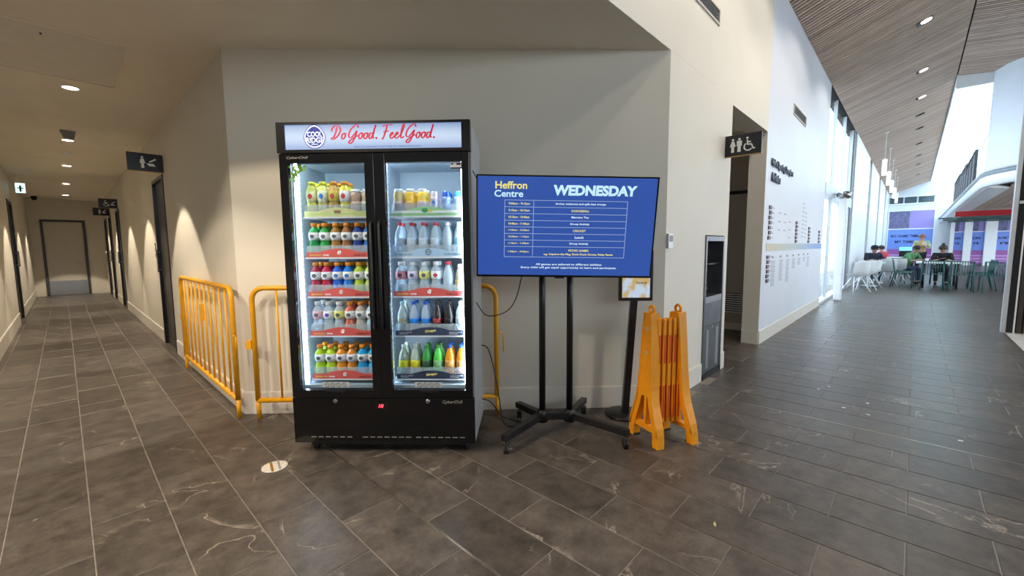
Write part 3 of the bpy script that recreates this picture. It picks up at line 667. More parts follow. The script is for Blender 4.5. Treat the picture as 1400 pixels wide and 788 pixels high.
# skylight: upstand, glazing bars, panes
t = bpy.data.objects.new('window_3', None); COL.objects.link(t); struct(t, 'long rooflight beside the timber ceiling', 'window')
MB().box(14.95, 38, YR - .03, YR, ZR - .02, ZR + .5).build('upstand', WHITE, t)
MB().box(14.92, 14.98, -6, YR, ZR - .5 + .2, ZR + .5).build('upstand', WHITE, t)
bar = None; x = 15.1
while x < 37.9:
    if bar is None: bar = MB().prism([(YR, ZR + .5), (-5.5, ZR + .1), (-5.5, ZR + .16), (YR, ZR + .56)], -.015, .015, 'x').build('glazing_bar', WHITE, t); o = bar
    else: o = bar.copy(); COL.objects.link(o)
    o.location.x = x; x += 2.6
for yy in (-1.9, -3.4): MB().box(15, 38, yy - .03, yy + .03, ZR + .5 - .08 * (-.5 - yy) - .02, ZR + .56 - .08 * (-.5 - yy)).build('glazing_bar', WHITE, t)
FRO = bpy.data.materials.new('frosted_glazing'); FRO.use_nodes = True; q = FRO.node_tree; q.nodes.remove(q.nodes['Principled BSDF']); a_ = q.nodes.new('ShaderNodeBsdfTransparent'); b_ = q.nodes.new('ShaderNodeBsdfTranslucent'); mx = q.nodes.new('ShaderNodeMixShader'); mx.inputs[0].default_value = .3
a_.inputs[0].default_value = (.90, 1, .99, 1); b_.inputs[0].default_value = (.9, .98, 1, 1); q.links.new(a_.outputs[0], mx.inputs[1]); q.links.new(b_.outputs[0], mx.inputs[2]); q.links.new(mx.outputs[0], q.nodes['Material Output'].inputs[0])
MB().prism([(YR, ZR + .53), (-5.5, ZR + .13), (-5.5, ZR + .14), (YR, ZR + .54)], 15.0, 38, 'x').build('pane', FRO, t)
# dark louvred screens standing on the balcony edge
SCR = mat('screen_dark', (.05, .05, .055), .5, noise=.5, nscale=14); SCR2 = mat('screen_grey', (.22, .22, .24), .5, noise=.3)
for i in range(9):
    xx = 17.8 + i * .95; t = thing('balcony_screen', 'dark slatted screen on the balcony edge, %s from the near end' % (['first', 'second', 'third', 'fourth', 'fifth', 'sixth', 'seventh', 'eighth', 'ninth'][i]), 'screen', (xx, -1.12, 2.98), 0, 'dark slatted screens on the balcony edge')
    hh = .95 - .03 * (i % 3)
    MB().box(0, .05, -.03, .03, 0, hh).box(.78, .83, -.03, .03, 0, hh).box(.05, .78, -.03, .03, hh - .05, hh).box(.05, .78, -.03, .03, 0, .08).build('frame', SCR, t)
    mb = MB()
    for j in range(6): mb.box(.08 + j * .12, .14 + j * .12, -.02, .02, .08, hh - .05 - .1 * ((i * 3 + j) % 4))
    mb.build('slats', SCR2, t)['kind'] = 'stuff'
# white wedge shaped vent box in front of the soffit
t = thing('speaker_box', 'pale grey ribbed wall box hanging beside the timber soffit', 'box', (19.5, -3.0, 2.2)); mb = MB()
for i in range(6): mb.box(-.3, .3, -.5 + i * .13, -.4 + i * .13, -.35, .38)
mb.box(-.28, .28, -.5, .26, -.33, .36); mb.build('casing', mat('pale_grey', (.55, .58, .62), .5), t)
MB().cyl((0, -.1, .37), (0, -.1, .46), .03).build('bracket', WHITE, t)

# ------------------------------------------------------------------ hall glazing beyond the cool white wall
t = bpy.data.objects.new('window_4', None); COL.objects.link(t); struct(t, 'full height glazed entrance beyond the honour wall', 'window')
ALU = mat('aluminium', (.60, .64, .68), .35, .3, noise=.05)
GX = [11.05, 12.3, 14.0, 15.75]
for x_ in GX: MB().box(x_, x_ + .09, WY + .03, WY + .09, 0, 4.8).build('mullion', ALU, t)
MB().box(11.05, 16.0, WY - .01, WY + .16, 2.36, 2.62).build('transom', ALU, t)
MB().box(11.05, 16.0, WY, WY + .15, 0, .06).build('sill', ALU, t)
for a, b in zip(GX, GX[1:]):
    MB().box(a + .09, b, WY + .06, WY + .075, .06, 2.36).build('pane', WGL, t); MB().box(a + .09, b, WY + .06, WY + .075, 2.62, 4.75).build('pane', WGL, t)
t = thing('door_closer_column', 'slim white column with round cap before the glazed entrance', 'column', (12.5, 1.25, 0))
MB().cbox(-.13, .13, -.07, .07, 0, 2.36, .02).build('shaft', WHITE, t); MB().lathe([(.1, 2.36), (.14, 2.42), (.15, 2.48), (.1, 2.52)], 20).build('cap', STEEL, t)
# white piers between slot windows
px_ = [(16.3, 21.4), (22.6, 27.2), (28.6, 33.0), (34.4, 38.0)]
for i, (a, b) in enumerate(px_):
    struct(MB().box(a, b, WY - .02, WY + .25, 0, 4.9).box(a, b, WY - .03, WY - .02, 2.9, 2.93).build('wall_pier', WHITE))
for i, (a, b) in enumerate(((15.84, 16.3), (21.4, 22.6), (27.2, 28.6), (33, 34.4))):
    t = bpy.data.objects.new('window_%d' % (5 + i), None); COL.objects.link(t); struct(t, 'tall slot window between white piers, %s along' % ['first', 'second', 'third', 'fourth'][i], 'window')
    MB().box(a, a + .08, WY, WY + .12, 0, 4.85).box(b - .08, b, WY, WY + .12, 0, 4.85).build('frame', GREY, t); MB().box(a + .08, b - .08, WY + .05, WY + .06, 0, 4.8).build('pane', WGL, t)

# outside: paving and a neighbouring block
struct(MB().box(8, 60, WY + .25, 30, -.12, -.02).build('ground_outside', mat('pale_paving', (.62, .62, .60), .8, noise=.08, nscale=1)))
t = thing('neighbouring_building', 'grey blue building seen through the glazed entrance', 'building', (24, 14, -.02))
MB().box(0, 26, 0, 6, 0, 5).build('walls', mat('far_wall', (.45, .52, .60), .7, noise=.1), t)
for i in range(7): MB().box(.8 + i * 3.6, 3.2 + i * 3.6, -.05, 0, 1.2, 3.4).build('window', DGL, t)
MB().box(-.3, 26.3, -.4, 6.3, 5, 5.3).build('roof', GREY, t)
t = thing('red_planter', 'red planter box standing outside the glazed entrance', 'planter', (13.6, 3.6, -.02)); MB().cbox(-.5, .5, -.2, .2, 0, .9, .02).build('box', mat('planter_red', (.6, .05, .06), .5), t)
MB().cbox(-.46, .46, -.16, .16, .9, .94, .01).build('soil', RUB, t)

# ------------------------------------------------------------------ right-hand partition: the jamb of a wide opening, facing us
t = thing('slatted_door_frame', 'tall dark timber-clad jamb with black frame at the right edge of the hall', 'door frame', (9.38, -1.0, 0))
MB().box(0, .12, -.045, 0, 0, 5.0).build('silver_post', ALU, t)
MB().box(-.005, .12, -.11, -.046, 0, 5.0).build('black_post', BLKFR, t)
MB().box(-.012, .1, -.128, -.111, 0, 5.0).build('white_strip', WHITE, t)
MB().box(-.02, .0, -1.2, -.05, 1.86, 1.90).build('cross_rail', ALU, t)
bt = None
for i in range(16):
    if bt is None: bt = MB().box(-.01, .03, 0, .05, .01, 5.0).build('batten', WOODD, t, fix=False); o = bt
    else: o = bt.copy(); COL.objects.link(o)
    o.location.y = -.19 - i * .066
MB().box(.03, .12, -1.25, -.128, .01, 5.0).build('backing', DARK, t)
MB().cyl((-.04, -.33, .15), (-.04, -.30, .9), .012).build('pull_handle', mat('handle_bronze', (.5, .38, .26), .3, 1), t)
for yy, zz in ((-.235, .27), (-.285, 1.0)):
    f = [(.0, .09, .0, .02), (.0, .09, .13, .15), (.0, .02, .02, .13), (.07, .09, .02, .13)]
    mb = MB()
    for a_, b_, c_, d_ in f: mb.box(-.025, -.01, yy - b_, yy - a_, zz + c_, zz + d_)
    mb.build('latch_plate', WHITE, t); MB().box(-.02, -.012, yy - .069, yy - .021, zz + .021, zz + .129).build('latch_recess', BLACK, t)
struct(MB().box(6.5, 9.5, -2.4, -1.04, -.004, .004).build('trim_6', mat('pale_threshold', (.62, .60, .57), .4, noise=.15, nscale=6)))

# ------------------------------------------------------------------ floor box and scraps
t = thing('floor_box', 'round stone-filled floor box lid with brass stripe in the tiles', 'floor box', (.775, 2.705, 0), math.radians(-12))
MB().lathe([(.001, .0005), (.068, .0005), (.071, .0015), (.071, .003), (.066, .004), (.001, .004)], 32).build('lid', mat('lid_stone', (.62, .58, .50), .5, noise=.15, nscale=60), t)
MB().box(-.022, -.008, -.062, .062, .004, .0048).build('brass_stripe', mat('brass', (.55, .30, .05), .3, .8), t)
MB().box(.018, .030, -.058, .058, .004, .0048).build('grey_stripe', GREY, t)
SCR_ = [(4.6, .55, 'nearest the fountain'), (4.75, .49, 'behind the nearest one'), (4.2, .33, 'beyond the long metal joint, left'), (4.45, .20, 'beyond the metal joint, middle'), (4.15, .18, 'just beyond the metal joint'), (3.99, -.30, 'farthest right')]
for i, (x, y, l) in enumerate(SCR_):
    t = MB().prism([(-.014, -.006), (.012, -.01), (.016, .007), (-.006, .011)], 0.0002, .002, 'z').build('paper_scrap', WHITE, None, (x, y, 0), i); tag(t, 'tiny white paper scrap on the dark tiles, %s' % l, 'scrap', 'paper scraps on the floor')
t = MB().prism([(-.02, -.004), (.0, -.007), (.022, 0), (0, .006)], 0.0002, .003, 'z').build('dry_leaf', mat('leaf_yellow', (.6, .5, .2), .6), None, (2.0, .60, 0), .3); tag(t, 'small pale dry leaf on the floor right of centre', 'leaf')
# ------------------------------------------------------------------ yellow crowd barriers
def barrier(label, loc, rotz, L=2.3, Hh=1.01, legs=True, group='yellow crowd barriers'):
    t = thing('crowd_barrier', label, 'barrier', loc, rotz, group); r = .019; zb = .145; rc = .09
    pts = [(0, 0, zb)]
    pts += [(0, 0, Hh - rc)] + [(rc - rc * math.cos(a), 0, Hh - rc + rc * math.sin(a)) for a in [PI / 2 * k / 6 for k in range(1, 7)]]
    pts += [(L - rc + rc * math.sin(a), 0, Hh - rc + rc * math.cos(a)) for a in [PI / 2 * k / 6 for k in range(0, 7)]] + [(L, 0, zb)]
    MB().tube(pts, r, 10).build('frame', YEL, t)
    MB().cyl((0, 0, zb), (L, 0, zb), r, 10).build('bottom_rail', YEL, t)
    n = int(round(L / .183)); br = None
    for i in range(1, n):
        if br is None: br = MB().cyl((0, 0, zb), (0, 0, Hh), .0085, 8).build('bar', YEL, t); o = br
        else: o = br.copy(); COL.objects.link(o)
        o.location.x = L * i / n
    for x in (0.0, L): MB().cyl((x, 0, .0), (x, 0, zb), .017, 10).build('leg', YEL, t)
    MB().tube([(L, -.0, .62), (L + .03, -.0, .66), (L + .055, 0, .64), (L + .055, 0, .50)], .007, 6).build('hook', STEEL if False else YEL, t)
    MB().box(-.055, -.015, -.02, .02, .55, .60).box(-.05, -.02, -.015, .015, .60, .615).build('clip_socket', YEL, t)
    MB().box(L * .45, L * .45 + .07, -.013, .013, .64, .80).build('tag_plate', YEL, t)
    return t
barrier('yellow crowd barrier along the corridor wall, left of the drinks fridge', (.845, 5.72, 0), -PI / 2, 2.0)
barrier('yellow crowd barrier along the angled wall, running behind the drinks fridge', (.945, 3.585, 0), -PI / 4, 1.83)

# ------------------------------------------------------------------ drinks fridge
FR = math.atan2(-.74631, .66560); FW = 1.152; FD = .52; FH = 2.045
fr = thing('drinks_fridge', 'tall black double-door drinks fridge with lit header, full of bottles', 'fridge', (.933, 2.799, 0), FR)
B0 = .07; ZI0 = .43; ZI1 = 1.83
mb = MB(); T = .045
mb.box(0, T, .02, FD, B0, FH).box(FW - T, FW, .02, FD, B0, FH)
mb.build('side_panel', SIDE, fr)
MB().box(T, FW - T, FD - .04, FD, B0, FH - .02).build('back_panel', SIDE, fr)
MB().box(T, FW - T, .05, FD - .04, FH - .04, FH).build('top_panel', SIDE, fr)
INT = mat('fridge_liner', (.34, .42, .50), .4, noise=.02)
MB().box(T, T + .01, .05, FD - .04, ZI0, ZI1).box(FW - T - .01, FW - T, .05, FD - .04, ZI0, ZI1).box(T, FW - T, FD - .05, FD - .04, ZI0, ZI1).box(T, FW - T, .05, FD - .04, ZI1, ZI1 + .02).box(T, FW - T, .05, FD - .04, ZI0 - .02, ZI0).build('liner', INT, fr)
MB().box(.565, .59, .045, FD - .05, ZI0, ZI1).build('mullion', INT, fr)
# lower front
lo = MB().cbox(0, FW, -.012, .02, B0, .365, .006).build('base_panel', BLKGL, fr)
mb = MB()
for a, n in ((.11, 6), (.44, 7), (.78, 7)):
    for i in range(n): mb.box(a + i * .046, a + i * .046 + .032, -.0135, -.0121, .108, .114)
mb.build('vent_slots', mat('slot_glint', (.22, .22, .22), .3), lo)['kind'] = 'stuff'
MB().box(.53, .61, -.0155, -.0121, .295, .335).build('display_window', BLACK, lo)
text('red_digits', '18', mat('red_led', (.5, .0, .0), .5, emit=(1, .02, .04), es=5), fr, .565, .315, .03, .022, -.016, bold=.03, shear=.2)
for x in (.277, .861): MB().lathe([(.014, 0), (.014, .01), (.009, .013)], 14, c=(0, 0, 0), M=Matrix.Translation((x, -.012, .347)) @ Matrix.Rotation(PI / 2, 4, 'X')).build('lock', STEEL, fr)
SILV = mat('silver_logo', (.5, .48, .44), .35, .3)
text('maker_lettering', 'CyberChill', SILV, fr, 1.015, .339, .125, .024, -.013, shear=.25)
MB().box(.08, FW - .03, .04, FD - .05, .035, B0).build('plinth', BLACK, fr)
for x in (.11, FW - .06):
    for y in (.07, FD - .07):
        c = MB().lathe([(.034, -.012), (.034, .012)], 16, M=Matrix.Translation((x, y, .034)) @ Matrix.Rotation(PI / 2, 4, 'Y')).build('castor', RUB, fr)
        MB().box(x - .02, x + .02, y - .02, y + .02, .048, .07).build('castor_plate', STEELD, c)
# header light box
hd = MB().box(0, .05, -.02, .02, 1.868, FH).box(FW - .05, FW, -.02, .02, 1.868, FH).box(.05, FW - .05, -.02, .02, 1.868, 1.886).box(.05, FW - .05, -.02, .02, FH - .014, FH).box(0, FW, .02, .05, 1.868, FH).build('header_frame', BLACK, fr)
lb = bpy.data.materials.new('lit_header'); lb.use_nodes = True; q = lb.node_tree; b = q.nodes['Principled BSDF']; tcn = q.nodes.new('ShaderNodeTexCoord'); sx = q.nodes.new('ShaderNodeSeparateXYZ'); q.links.new(tcn.outputs['Generated'], sx.inputs[0])
r = q.nodes.new('ShaderNodeValToRGB'); q.links.new(sx.outputs[2], r.inputs[0]); r.color_ramp.elements[0].color = (.14, .23, .52, 1); r.color_ramp.elements[1].color = (.12, .20, .46, 1); e = r.color_ramp.elements.new(.5); e.color = (.75, .90, 1.0, 1)
r.color_ramp.interpolation = 'B_SPLINE'; q.links.new(r.outputs[0], b.inputs['Emission Color']); b.inputs['Emission Strength'].default_value = .68; b.inputs['Base Color'].default_value = (.1, .12, .18, 1); b.inputs['Roughness'].default_value = .25
MB().box(.05, FW - .05, -.012, .015, 1.886, FH - .014).build('lit_panel', lb, fr)
# round badge
def disc(mb, cx, cz, rx, rz, y0, y1, n=28, top=0):
    pts = []
    for k in range(n):
        a = 2 * PI * k / n; z = math.sin(a); pts.append((cx + rx * math.cos(a) * (1 - top * max(z, 0)), cz + rz * z))
    return mb.prism(pts, y0, y1)
NAVY = mat('badge_navy', (.012, .025, .22), .4, emit=(.01, .02, .2), es=.35)
hw = mat('badge_white', (.8, .8, .85), .4, emit=(.75, .82, 1), es=.75)
bx, bz = .228, 1.962
bd_ = disc(MB(), bx, bz, .067, .070, -.0128, -.0121, top=.25).build('badge', NAVY, fr)
disc(MB(), bx, bz, .062, .065, -.0136, -.0129, top=.25).build('badge_ring', hw, bd_); disc(MB(), bx, bz, .055, .058, -.0144, -.0137, top=.25).build('badge_field', NAVY, bd_)
text('badge_lettering', 'COOL', hw, fr, bx + .002, bz + .013, .088, .030, -.015, bold=.02); text('badge_lettering', 'RIDGE', hw, fr, bx + .002, bz - .021, .105, .032, -.015, bold=.02)
text('badge_lettering', 'SPRING', hw, fr, bx, bz - .045, .04, .009, -.015)
# brush-script slogan
L_ = {
 'D': ([[(.0, .55), (.05, .78), (.25, .95), (.55, .92), (.72, .62), (.6, .3), (.35, .06), (.12, .0), (.06, .08), (.2, .12)], [(.42, .85), (.36, .5), (.22, .1)]], .85),
 'o': ([[(.2, .42), (.05, .3), (.03, .1), (.14, .0), (.28, .12), (.3, .32), (.2, .42), (.32, .38), (.42, .36)]], .42),
 'G': ([[(.75, .78), (.7, .95), (.5, .95), (.2, .7), (.05, .35), (.1, .12), (.3, .12), (.55, .4), (.68, .55), (.6, .2), (.42, -.18), (.22, -.32), (.12, -.2), (.35, .0), (.8, .25)]], .86),
 'd': ([[(.28, .36), (.12, .4), (.02, .16), (.1, .0), (.25, .12), (.36, .5), (.46, .95)], [(.46, .95), (.34, .3), (.34, .05), (.46, .08)]], .55),
 'F': ([[(.05, .85), (.3, .92), (.85, .95)], [(.42, .9), (.36, .5), (.2, .0), (.08, -.02)], [(.18, .46), (.4, .5), (.62, .52)]], .72),
 'e': ([[(.04, .2), (.2, .26), (.26, .38), (.16, .42), (.04, .22), (.1, .02), (.26, .04), (.4, .18)]], .4),
 'l': ([[(.04, .15), (.2, .5), (.3, .9), (.22, .95), (.12, .5), (.12, .08), (.24, .02), (.36, .14)]], .36),
 '.': ([[(.03, .0), (.07, .07), (.11, .02), (.05, .0)]], .3), ' ': ([], .12)}
paths = []; x = 0
for ch in 'Do Good. Feel Good.':
    st_, adv = L_[ch]
    for s_ in st_: paths.append([(x + p[0], p[1]) for p in s_])
    x += adv
xm = x; sc_ = .63 / xm; hs = .082
paths = [[(.325 + p[0] * sc_ + p[1] * .012, 1.957 + p[1] * hs - .012) for p in s_] for s_ in paths]
ribbon(paths, .0085, -.0140, -.0122).build('slogan_script', mat('slogan_red', (.45, .015, .05), .5, emit=(.70, .01, .07), es=.25), fr)
text('small_print', "THE BOTTLE YOU'RE EYEING UP WASN'T MADE WITH 100% NEW BOTTLE PLASTIC", NAVY, fr, .66, 1.9, .40, .008, -.0125)
# doors
def fdoor(x0, x1, gx0, gx1, hx):
    d = bpy.data.objects.new('door', None); COL.objects.link(d); d.parent = fr
    f = MB().cbox(x0, gx0, -.02, .018, .37, 1.862, .003).cbox(gx1, x1, -.02, .018, .37, 1.862, .003).box(gx0, gx1, -.02, .018, .37, .418).box(gx0, gx1, -.02, .018, 1.806, 1.862).build('door_frame', BLKGL, d)
    MB().box(gx0, gx1, -.006, -.001, .418, 1.806).build('pane', FGL, d)
    MB().tube([(hx, -.02, 1.46), (hx, -.04, 1.44), (hx, -.04, .82), (hx, -.02, .80)], .007, 8).build('handle', BLACK, d)
    MB().box(gx0 + .17, gx1 - .17, -.024, -.02, .405, .417).build('grip_strip', BLACK, d)
    return d
d1 = fdoor(.008, .5755, .058, .519, .55); d2 = fdoor(.5765, FW - .008, .642, 1.098, .60)
text('maker_lettering', 'CyberChill', SILV, fr, .12, 1.838, .13, .018, -.021, shear=.25)
# stickers: leaf cluster, price label, row of round icons
LEAFG = mat('leaf_green', (.16, .36, .04), .5, noise=.35, nscale=60)
mb = MB()
for i in range(34):
    a = random.uniform(0, 2 * PI); cx = .068 + random.uniform(0, .085); cz = 1.795 - random.uniform(0, .10) * max(0, 1 - (cx - .068) * 10); l = .03
    mb.prism([(cx, cz), (cx + l * .5 * math.cos(a + .5), cz + l * .5 * math.sin(a + .5)), (cx + l * math.cos(a), cz + l * math.sin(a)), (cx + l * .5 * math.cos(a - .5), cz + l * .5 * math.sin(a - .5))], -.0075, -.0062)
mb.build('leaf_sticker', LEAFG, fr)['kind'] = 'stuff'
MB().box(1.03, 1.098, -.0075, -.0062, 1.765, 1.804).build('energy_label', WHITE, fr); MB().box(1.032, 1.096, -.0082, -.0076, 1.766, 1.774).box(1.035, 1.05, -.0082, -.0076, 1.79, 1.797).box(1.068, 1.09, -.0082, -.0076, 1.788, 1.798).build('label_print', TXTD, fr)
RING = mat('ring_dark', (.05, .05, .05), .5)
for x0 in (.215, .80):
    MB().cbox(x0 - .02, x0 + .15, -.0075, -.0062, .432, .466, .0005).build('icon_plate', mat('icon_plate_grey', (.45, .48, .5), .4), fr)
    mb = MB()
    for i in range(4):
        cxx = x0 + .011 + i * .036
        mb.tube([(cxx + .013 * math.cos(a), -.0085, .449 + .013 * math.sin(a)) for a in [2 * PI * k / 14 for k in range(14)]], .0016, 4, closed=True)
        mb.tube([(cxx - .009, -.0085, .458), (cxx + .009, -.0085, .44)], .0014, 4)
    mb.build('warning_icons', RING, fr)['kind'] = 'stuff'
# led strips
LED = mat('led_strip', (1, 1, 1), .4, emit=(.80, .92, 1), es=26)
for x in (T + .014, .595, FW - T - .022): MB().box(x, x + .010, .056, .066, ZI0 + .01, ZI1 - .01).build('led_strip', LED, fr)
MB().box(.07, .55, .056, .066, ZI1 - .012, ZI1 - .002).box(.61, FW - .07, .056, .066, ZI1 - .012, ZI1 - .002).build('led_strip', LED, fr)
# ladder racks with notches behind the left strip
for x in (T + .034, .627): 
    mb = MB().box(x - .006, x, .062, .075, ZI0, ZI1)
    for i in range(44): mb.box(x, x + .004, .062, .072, ZI0 + .01 + i * .0315, ZI0 + .022 + i * .0315)
    mb.build('shelf_rack', WHITE, fr)['kind'] = 'stuff'
# shelves
SHZ = [1.505, 1.252, 1.004, .752, .470]
REDS = mat('strip_red', (.62, .10, .09), .4, noise=.04); GRNS = mat('strip_green', (.30, .58, .28), .4, noise=.1); BLUS = mat('strip_pale_blue', (.42, .60, .78), .4, noise=.05); NVS = mat('strip_navy', (.035, .05, .10), .4); YELS = mat('strip_pale_yellow', (.68, .72, .35), .4, noise=.2)
YTX = mat('yellow_print', (.75, .6, .12), .5); CHX = {0: (.098, .517), 1: (.645, 1.094)}
SH = []
def strip_shape(x0, x1, z):
    n = 14; c = (x0 + x1) / 2; hwid = .125
    top = [(x1, z + .026)] + [(c + hwid - 2 * hwid * k / n, z + .026 + .022 * math.cos((k / n - .5) * PI) ** .8 if 0 < k < n else z + .026) for k in range(n + 1)] + [(x0, z + .026)]
    return [(x0, z - .006), (x1, z - .006)] + top
for side in (0, 1):
    x0, x1 = CHX[side]
    for i, z in enumerate(SHZ):
        s = bpy.data.objects.new('shelf', None); COL.objects.link(s); s.parent = fr
        mb = MB().box(x0 - .01, x1 + .005, .10, FD - .09, z - .014, z - .008)
        for k in range(9): mb.box(x0 + k * (x1 - x0) / 8 - .002, x0 + k * (x1 - x0) / 8 + .002, .10, FD - .09, z - .008, z)
        mb.build('shelf_wires', WHITE, s)
        MB().box(x0 - .01, x1 + .005, .072, .10, z - .016, z - .006).build('shelf_lip', WHITE, s)
        m = [YELS, REDS, REDS, REDS, REDS][i] if side == 0 else [GRNS, BLUS, REDS, NVS, NVS][i]
        MB().prism(strip_shape(x0, x1, z), .070, .073).build('price_strip', m, s)
        c = (x0 + x1) / 2
        if m is REDS:
            text('strip_logo', 'G', TXTW, s, c, z + .022, .024, .026, .0695, bold=.06, shear=.2)
            text('strip_lettering', 'THE SPORTS', YTX, s, x0 + .055, z + .007, .075, .011, .0695, bold=.03); text('strip_lettering', 'DRINK', TXTW, s, x0 + .125, z + .007, .04, .011, .0695, bold=.03)
            text('strip_lettering', 'DRINK IT UP', mat('maroon_print', (.15, .01, .02), .5), s, x1 - .08, z + .007, .075, .011, .0695, bold=.03)
        elif m is NVS:
            text('strip_logo', 'Schweppes', YTX, s, c, z + .022, .072, .022, .0695, bold=.03, shear=.4, rot=-.12)
            for sx_ in (-1, 1): text('strip_lettering', 'DRINK WITH\nFRIENDS', TXTW, s, c + sx_ * .16, z + .009, .08, .016, .0695)
        elif m is BLUS:
            MB().tube([(c + .017 * math.cos(a), .0685, z + .022 + .017 * math.sin(a)) for a in [2 * PI * k / 16 for k in range(16)]], .002, 4, closed=True).build('strip_logo', TXTD, s)
            text('strip_lettering', 'COOL', TXTD, s, c, z + .022, .02, .008, .0695)
            for sx_ in (-1, 1): text('strip_lettering', 'Do Good. Feel Good.', TXTD, s, c + sx_ * .155, z + .009, .11, .012, .0695, shear=.3)
        elif m is GRNS:
            MB().box(x0, x1, .0692, .0699, z + .010, z + .0255).build('pale_band', WHITE, s)
            disc(MB(), c - .015, z + .026, .02, .014, .0675, .069).build('strip_logo', mat('logo_green', (.06, .32, .12), .4), s); disc(MB(), c + .02, z + .024, .016, .008, .0675, .069).build('strip_logo', YTX, s)
        else:
            MB().cbox(c - .02, c + .02, .067, .0695, z + .014, z + .032, .001).build('strip_logo', mat('logo_brown', (.3, .15, .08), .4), s)
            MB().prism([(x0 + .02, z + .006), (x1 - .02, z + .006), (x1 - .02, z + .013), (x0 + .02, z + .013)], .0692, .0699).build('pale_band', mat('strip_lime', (.5, .7, .25), .4), s)
        # clear front fence and dividers
        MB().box(x0, x1, .0745, .0765, z + .0, z + .068).build('clear_front', CLR, s)
        mb = MB()
        for k in range(7): mb.box(x0 + k * (x1 - x0) / 6 - .0012, x0 + k * (x1 - x0) / 6 + .0012, .0775, .33, z, z + .066)
        mb.build('dividers', CLR, s)
        SH.append(s)
# ------------------------------------------------------------------ bottles
PROF = {
 'sport': [(.020, 0), (.031, .004), (.033, .02), (.033, .075), (.028, .088), (.028, .098), (.034, .112), (.034, .145), (.030, .162), (.018, .176), (.014, .184), (.014, .19)],
 'soda': [(.020, 0), (.030, .004), (.032, .02), (.032, .10), (.031, .125), (.024, .155), (.015, .178), (.012, .186), (.012, .192)],
 'cola': [(.020, 0), (.030, .004), (.032, .03), (.028, .075), (.031, .105), (.029, .13), (.018, .165), (.012, .182), (.012, .192)],
 'slim': [(.018, 0), (.028, .004), (.029, .02), (.029, .11), (.026, .135), (.015, .16), (.012, .17), (.012, .176)],
 'tea': [(.022, 0), (.032, .004), (.033, .02), (.033, .07), (.030, .085), (.034, .11), (.034, .15), (.028, .175), (.019, .188), (.018, .194)],
 'jar': [(.024, 0), (.032, .004), (.034, .02), (.034, .09), (.030, .105), (.034, .12), (.030, .138), (.026, .144), (.026, .146)],
 'can': [(.022, 0), (.026, .006), (.026, .132), (.022, .141), (.022, .143)]}
LAB = {'sport': ('f', .100, .150), 'soda': (.06, .11), 'cola': (.07, .10), 'slim': (.045, .095), 'tea': (.085, .155), 'jar': (.02, .085), 'can': (.03, .11)}
CAP = {'sport': (.019, .190, .020), 'soda': (.014, .192, .016), 'cola': (.014, .192, .016), 'slim': (.014, .176, .016), 'tea': (.021, .194, .018), 'jar': (.027, .146, .016), 'can': (.021, .143, .002)}
def rad(prof, z):
    for (r0, z0), (r1, z1) in zip(prof, prof[1:]):
        if z0 <= z <= z1 and z1 > z0: return r0 + (r1 - r0) * (z - z0) / (z1 - z0)
    return prof[-1][0]
def liq(col): 
    n = 'liquid_%02d_%02d_%02d' % tuple(int(c * 99) for c in col)
    return mat(n, col, .08, spec=.6, noise=.12, nscale=30)
CLEARB = mat('clear_bottle', (.75, .88, .97), .05, alpha=.42, noise=.02, spec=.8)
def cm(n, c): return mat('cap_' + n, c, .4, noise=.04)
def lm(n, c, nz=.25): return mat('label_' + n, c, .4, noise=nz, nscale=55)
proto = {}
def bottle(kind, body, cap, label, decal=None):
    key = (kind, body.name, cap.name if cap else '', label.name if label else '', decal.name if decal else '')
    if key in proto: return proto[key]
    P = PROF[kind]; root = bpy.data.objects.new('drink_can' if kind == 'can' else 'drink_bottle', None); COL.objects.link(root); root.empty_display_size = .02
    parts = [MB().lathe(P, 16).build('body', body, root)]
    if label:
        z0, z1 = LAB[kind][-2:]; zs = [z0 + (z1 - z0) * k / 5 for k in range(6)]
        MB().lathe([(rad(P, z) + .0006, z) for z in zs], 16).build('label', label, root)
    if decal:
        z0, z1 = LAB[kind][-2:]; zc = (z0 + z1) / 2; rr = rad(P, zc) + .0012; vs = []; fs = []
        hh = (z1 - z0) * .24
        for k in range(7):
            a = -PI / 2 + (k - 3) * .14; hk = hh * math.cos((k - 3) * .42)
            vs += [(rr * math.cos(a), rr * math.sin(a), zc - hk), (rr * math.cos(a), rr * math.sin(a), zc + hk)]
        for k in range(6): fs.append((2 * k, 2 * k + 2, 2 * k + 3, 2 * k + 1))
        nv = len(vs); vs += [(x * .985, y * .985, z) for x, y, z in vs]; fs += [tuple(i + nv for i in f)[::-1] for f in fs]
        MB().add(vs, fs, True).build('label_emblem', decal, root)
    r, z, h = CAP[kind]
    if cap: MB().lathe([(r, z - .004), (r, z + h * .85), (r * .9, z + h)], 14).build('cap' if kind != 'can' else 'lid', cap, root)
    proto[key] = root; return root
LW = lm('white', (.72, .75, .78)); EMD = mat('emblem_dark', (.08, .1, .12), .5)
OC = cm('orange', (.85, .30, .02)); WC = cm('white', (.8, .8, .8)); YC = cm('yellow', (.80, .72, .05)); RC = cm('red', (.65, .05, .06)); BC = cm('blue', (.02, .12, .65)); GC = cm('green', (.05, .3, .05))
def sp(c, cap=OC, label=LW, decal=EMD, kind='sport'): return (kind, liq(c) if c else CLEARB, cap, label, decal)
RED_ = mat('emblem_red', (.5, .04, .05), .5); BLU_ = mat('emblem_blue', (.03, .15, .5), .5)
